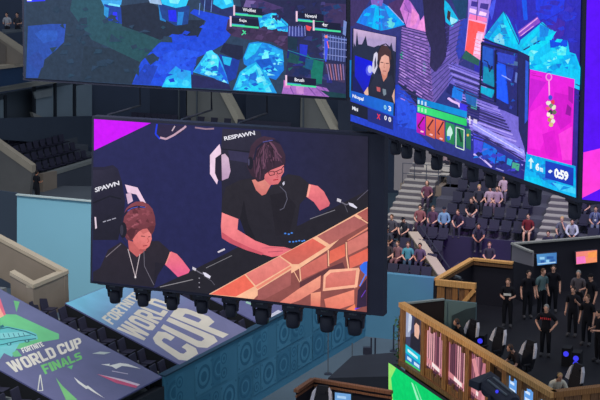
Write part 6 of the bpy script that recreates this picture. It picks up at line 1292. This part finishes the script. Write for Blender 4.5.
for i, (x, y, z, lab) in enumerate(((480, 343, 5.15, 'black computer case with a dim blue glow beside the empty gaming chair'), (566, 353, 5.25, 'black computer case with blue lit fans, left of the pair behind the standing man'), (576, 356, 5.3, 'black computer case with bright blue lit fans, right of the pair behind the standing man'))):
    P = at_floor(x, y, z); r = thing('computer_case', lab, 'computer', P); d = az(112); m = MB(); m.prism([P-d*.14, P+d*.14, P+d*.14+eFar*.4, P-d*.14+eFar*.4], UP*.6); m.build('case', CHB, r)
    for z_ in ((.42,) if i != 2 else (.42, .24)): m = MB(); c = P+UP*z_-eFar*.004; m.add([c+d*(.09*math.cos(t))+UP*(.09*math.sin(t)) for t in [2*math.pi*k/14 for k in range(14)]]+[c+eFar*.003+d*(.09*math.cos(t))+UP*(.09*math.sin(t)) for t in [2*math.pi*k/14 for k in range(14)]], [tuple(range(14)), tuple(range(27, 13, -1))]+[(k, (k+1) % 14, 14+(k+1) % 14, 14+k) for k in range(14)]); m.build('fan', BLU, r)
dk_ = [fb(-.05, 0, -.13), Pm, k0, RG, V((XB.x, XB.y, 0)), V((XR.x, XR.y, 0)), fb(W1+6, 0, -8), fb(W1+1.5, 0, -.13)]
m = MB(); m.prism([V((p.x, p.y, FLZ-.1)) for p in dk_], UP*.1); struct(m, 'floor_deck', mat('deck_black', (26, 26, 35), .6, .2, 1), loc=V((dk_[0].x, dk_[0].y, FLZ)))
# staff standing in the booth: (x, y of the feet, ...)
STAFF = [(545, 356, 200, 'stand_hips', (30, 29, 36), 0, 'grey', 'man in black shirt with red lettering standing in the middle of the booth'),
 (507, 327, 196, 'stand_hold', (30, 30, 37), 0, 'brown', 'staff member in black with a white chest label standing at the back of the booth'),
 (541, 316, 150, 'stand', (88, 112, 116), 0, 'brown', 'person in grey-green shirt standing below the blue television'),
 (552, 312, 190, 'stand', (28, 28, 36), 0, 'dark', 'person in black standing between the two televisions'),
 (572, 336, 210, 'stand_point', (34, 34, 42), 0, 'dark', 'person in black with bare forearm held forward right of the lettered shirt'),
 (577, 318, 200, 'stand_hold', (92, 86, 92), 0, 'grey', 'person in dull grey top standing under the pink television'),
 (590, 322, 240, 'stand', (30, 30, 38), 0, 'dark', 'person in black cap standing in front of the pink television'),
 (598, 362, 250, 'stand_hold', (30, 29, 36), 0, 'dark', 'person in black with a bare raised forearm at the right edge of the booth'),
 (527, 318, 170, 'stand', (28, 28, 36), 0, 'dark', 'person in dark clothes standing left of the grey-green shirt'),
 (586, 345, 215, 'stand', (28, 28, 34), 0, 'brown', 'person in black standing behind the computers with blue fans')]
for x, y, fc, ps, sh, sk, hr, lab in STAFF:
    P = onh(x, y, FLZ); ex = (('cap', (26, 26, 32)),) if 'cap' in lab else ()
    pr = person(lab, P, fc, ps, sh, (28, 29, 36), sk, hr, 'short', 'long', ex)
    if 'lettering' in lab or 'label' in lab:
        vs, fs_ = letters('WORLD CUP' if False else 'STAFF' if False else 'IIIIII', .02); n = az(fc); c = P+n*.155+UP*1.31; d = az(fc-90); me = MB()
        if 'lettering' in lab: me.add([c+d*((a-.5)*.34)+UP*((b-.5)*.07) for a, b in vs], fs_); o = me.build('red_lettering', mat('red_print', (214, 60, 66), .6, .05), None)
        else: c = c-UP*.1; me.box(c, (.26, .02, .08), math.radians(90-(fc-90))); o = me.build('chest_label', mat('white_card', (214, 214, 210), .5, .05), None)
        o.parent = pr; o.matrix_parent_inverse = (Matrix.Translation(pr.location) @ Matrix.Rotation(pr.rotation_euler.z, 4, 'Z')).inverted()
# tripod camera at the back left of the booth
P = onh(457, 322, FLZ); r = thing('tripod_camera', 'dark video camera on a tripod in front of the low plank wall', 'camera', P)
for a in (40, 160, 280): m = MB(); m.tube([P+az(a)*.45+UP*0, P+UP*1.3], .022, 6); m.build('leg', GREY, r)
m = MB(); m.box(P+UP*1.45, (.2, .42, .24), .5); m.build('camera_body', CHB, r); m = MB(); m.tube([P+UP*1.46+az(210)*.2, P+UP*1.46+az(210)*.45], [.07, .08], 10); m.build('camera_lens', CHB, r); m = MB(); m.box(P+UP*1.64, (.08, .3, .06), .5); m.build('handle', GREY, r)
# ivy climbing the booth corner
lf = mat('ivy_leaf', (70, 110, 66), .7, .3, 6); m = MB(); R = random.Random(2)
for i in range(90):
    c = fb(-.24+R.uniform(-.1, .12), R.uniform(ZB-.2, ZT-.5), R.uniform(-.1, .15)); q = [V((R.uniform(-1, 1), R.uniform(-1, 1), R.uniform(-1, 1))).normalized()*.07 for _ in range(3)]; m.add([c+q[0], c+q[1], c+q[2], c-q[0]*.6], [(0, 1, 3), (1, 2, 3)])
o = thing('ivy_vine', 'green ivy vine climbing the left corner of the wooden booth', 'plant', fb(-.24, ZB-.3)); m.build('foliage', lf, o); m = MB(); m.tube([fb(-.24, ZB-.3, 0), fb(-.2, 5.2, .05), fb(-.26, ZT-.5, 0)], .02, 6); m.build('stem', WOODD, o)
# ================================================================ near booth at the bottom edge and stage floor things
N0, N1, N2 = ond(296, 391, 43.6), ond(313, 379.5, 45), ond(392, 392.5, 43.6)
r = thing('booth_rim_wall', 'dark booth wall with a reddish wooden rim at the bottom edge left of the green panel', 'booth wall', V((N1.x, N1.y, 2.6)))
RIMW = wood('reddish_wood', (150, 104, 78), (116, 76, 56))
for a, b in ((N0, N1), (N1, N2)):
    m = MB(); m.bar(a, b, .16, .1); m.build('rim', RIMW, r); m = MB(); m.prism([V((a.x, a.y, 2.6)), V((b.x, b.y, 2.6)), b-UP*.05, a-UP*.05], V((0, .1, 0))); m.build('panel', BK, r); m = MB(); m.bar(a-UP*.16-V((0, .06, 0)), b-UP*.16-V((0, .06, 0)), .05, .06); m.build('inner_batten', RIMW, r)
P = ond(318.5, 392.5, 42.4); gchair(V((P.x, P.y, P.z-1.22)), 200, 'white winged gaming chair inside the near booth at the bottom edge', 'gaming chair in the near booth')
m = MB(); nz = P.z-1.22; m.prism([V((-2.4, 44.9, nz-.1)), V((2.9, 43.6, nz-.1)), V((2.9, 40.6, nz-.1)), V((-2.4, 40.6, nz-.1))], UP*.1); struct(m, 'floor_near_booth', mat('deck_black', (30, 30, 40)), loc=V((0, 42, nz)))
c = ond(343, 398, 42.2); t = thing('monitor', 'monitor with a pale blue screen inside the near booth at the bottom edge', 'monitor', c-UP*.3); n = az(200); d = az(110); S = Sheet(c+n*.02, n); S.part('picture')
m = MB(); m.prism([c-d*.27-UP*.17, c+d*.27-UP*.17, c+d*.27+UP*.17, c-d*.27+UP*.17], -n*.04); m.build('casing', CHB, t); S.raw([c+n*.012-d*.25-UP*.15, c+n*.012+d*.25-UP*.15, c+n*.012+d*.25+UP*.15, c+n*.012-d*.25+UP*.15], [(0, 1, 2, 3)], [(110, 160, 214)]*4); S.raw([c+n*.013-d*.18-UP*.02, c+n*.013+d*.1-UP*.02, c+n*.013+d*.1+UP*.06, c+n*.013-d*.18+UP*.06], [(0, 1, 2, 3)], [(170, 206, 240)]*4); S.build('picture', t, LED)
m = MB(); m.tube([c-n*.05-UP*.17, c-n*.05-UP*.5], .03, 8); m.box(c-n*.05-UP*.5, (.24, .18, .02)); m.build('stand', CHB, t)
m = MB(); q = c-n*.05-UP*.53; m.prism([q-d*.7-n*.3, q+d*.7-n*.3, q+d*.7+n*.4, q-d*.7+n*.4], UP*.02-UP*.0); o = m.build('desk_top', CHB, None)
dr = thing('gaming_desk', 'black desk under the pale blue monitor in the near booth', 'desk', V((q.x, q.y, nz))); o.parent = dr; o.matrix_parent_inverse = Matrix.Translation(dr.location).inverted()
for s in (-.6, .6): m = MB(); p = q+d*s; m.prism([V((p.x-.03, p.y-.03, nz)), V((p.x+.03, p.y-.03, nz)), V((p.x+.03, p.y+.03, nz)), V((p.x-.03, p.y+.03, nz))], UP*(q.z-nz)); m.build('leg', CHB, dr)
# low black stage block and barrier posts on the floor between wall and booth
q = [onh(x, y, .9) for x, y in ((328, 378), (352, 356), (398, 352), (402, 376))]
m = MB(); m.prism([V((p.x, p.y, 0)) for p in q], UP*.9); o = m.build('stage_block', mat('stage_block_black', (40, 44, 54), .8, .2, 1), None, loc=V((q[0].x, q[0].y, 0))); tag(o, 'low black stage block on the floor left of the green panel', 'stage block')
for i, (x, y0, y1, lab) in enumerate(((232+0, 372, 350, ''), (328, 373, 322, 'slender grey post standing on the floor left of the pair with the black box'), (352, 375, 343, 'short grey post in front of the low black stage block'), (371, 366, 338, 'dark pole carrying a small black box on the floor, left of two'), (375, 366, 338, 'dark pole beside the one with the small black box'), (394-.5, 350, 325, 'dark pole behind the ivy at the corner of the wooden booth'))):
    if not lab: continue
    P = onh(x, y0, 0.05); P.z = 0; Pt_ = onv(x, y1, P, 90); r = thing('barrier_post', lab, 'post', P); m = MB(); m.tube([P, V((P.x, P.y, Pt_.z))], .035 if i > 2 else .022, 8); m.build('pole', BLK if i > 2 else GREY, r); m = MB(); m.tube([P, P+UP*.03], .16, 12); m.build('foot', BLK, r)
    if 'carrying' in lab: m = MB(); m.box(V((P.x-.17, P.y, Pt_.z-.55)), (.34, .2, .3)); m.build('box', BLK, r)
# big black stage spotlight in front of the wooden wall
P = ond(500, 394, 35.4); r = thing('stage_spotlight', 'large black stage spotlight with a small blue light in front of the wooden booth wall', 'spotlight', V((P.x, P.y, P.z-.75)))
ax = (ond(520, 404, 34.4)-ond(490, 380, 35.6)).normalized()
m = MB(); m.tube([P-ax*.5, P-ax*.42, P-ax*.38, P+ax*.5, P+ax*.6], [.25, .29, .26, .26, .2], 16); hd = m.build('barrel', BLK, r)
m = MB(); sdv = ax.cross(UP).normalized(); up2 = sdv.cross(ax); m.bar(P-ax*.36+up2*.28, P+ax*.5+up2*.28, .05, .04); m.bar(P-ax*.36+up2*.24+sdv*.16, P+ax*.5+up2*.24+sdv*.16, .04, .04); m.build('glint_fin', GREY, hd)  # paler fins stand in for glints on the black barrel
for s in (-1, 1): m = MB(); m.bar(P+sdv*.3*s, P+sdv*.3*s-UP*.55, .04, .1, up=ax); m.build('yoke_arm', BLK, r)
m = MB(); m.box(P-UP*.62, (.62, .4, .16), .4); m.build('base', BLK, r)
m = MB(); m.hexa([P-ax*.52+sdv*.3-up2*.12, P-ax*.52+sdv*.3+up2*.1, P-ax*.48-sdv*.3+up2*.16, P-ax*.48-sdv*.3-up2*.16], [P-ax*.9+sdv*.34-up2*.16, P-ax*.9+sdv*.34+up2*.02, P-ax*.8-sdv*.2+up2*.22, P-ax*.8-sdv*.2-up2*.2]); m.build('barn_door', BLK, r)
cv = (CAM-P).normalized(); cv = (cv-ax*cv.dot(ax)).normalized(); m = MB(); m.ball(P+ax*.15+cv*.27, .045, 8, 6); m.build('blue_indicator', BLU, r)
m = MB(); p = P-UP*.7; m.tube([V((p.x, p.y, 0)), p], .05, 8); m.box(V((p.x, p.y, .04)), (.7, .7, .08)); m.build('lamp_stand', BLK, r)
# ================================================================ light
w = bpy.data.worlds.new('arena_air'); sc.world = w; w.use_nodes = True; bg = w.node_tree.nodes['Background']; bg.inputs['Color'].default_value = (.80, .92, 1.1, 1); bg.inputs['Strength'].default_value = WORLD
def area(name, loc, tgt, size, power, col=(1, 1, 1), spread=180):
    l = bpy.data.lights.new(name, 'AREA'); l.shape = 'RECTANGLE'; l.size, l.size_y = size; l.energy = power; l.color = col; l.spread = math.radians(spread)
    o = bpy.data.objects.new(name, l); COL.objects.link(o); o.location = loc; o.rotation_euler = (V(tgt)-V(loc)).to_track_quat('-Z', 'Y').to_euler(); return o
def spot(name, loc, tgt, power, ang, col, blend=.6):
    l = bpy.data.lights.new(name, 'SPOT'); l.energy = power; l.spot_size = math.radians(ang); l.spot_blend = blend; l.color = col; l.shadow_soft_size = .3
    o = bpy.data.objects.new(name, l); COL.objects.link(o); o.location = loc; o.rotation_euler = (V(tgt)-V(loc)).to_track_quat('-Z', 'Y').to_euler(); return o
area('roof_lamp', (-7, 30, 36), (-9, 54, 4), (8, 8), KEY_L, (1, .97, .92), 60)
area('roof_lamp', (6, 46, 36), (6, 67, 4), (8, 6), KEY_R, (1, .95, 1.0), 60)
spot('purple_wash', (8.2, 57, 8.5), onh(456, 262, 3.2), 900, 34, (.62, .16, 1.0))
spot('purple_wash', (14, 56, 12), far(8, 5, 5), 1500, 60, (.42, .3, 1.0))
spot('warm_wash', fb(3.5, 10.5, 7), fb(3, 5.6, 0), 900, 60, (1, .78, .55))
sc.view_settings.view_transform = 'Standard'; sc.view_settings.look = 'None'; sc.view_settings.gamma = 1; sc.view_settings.exposure = 0
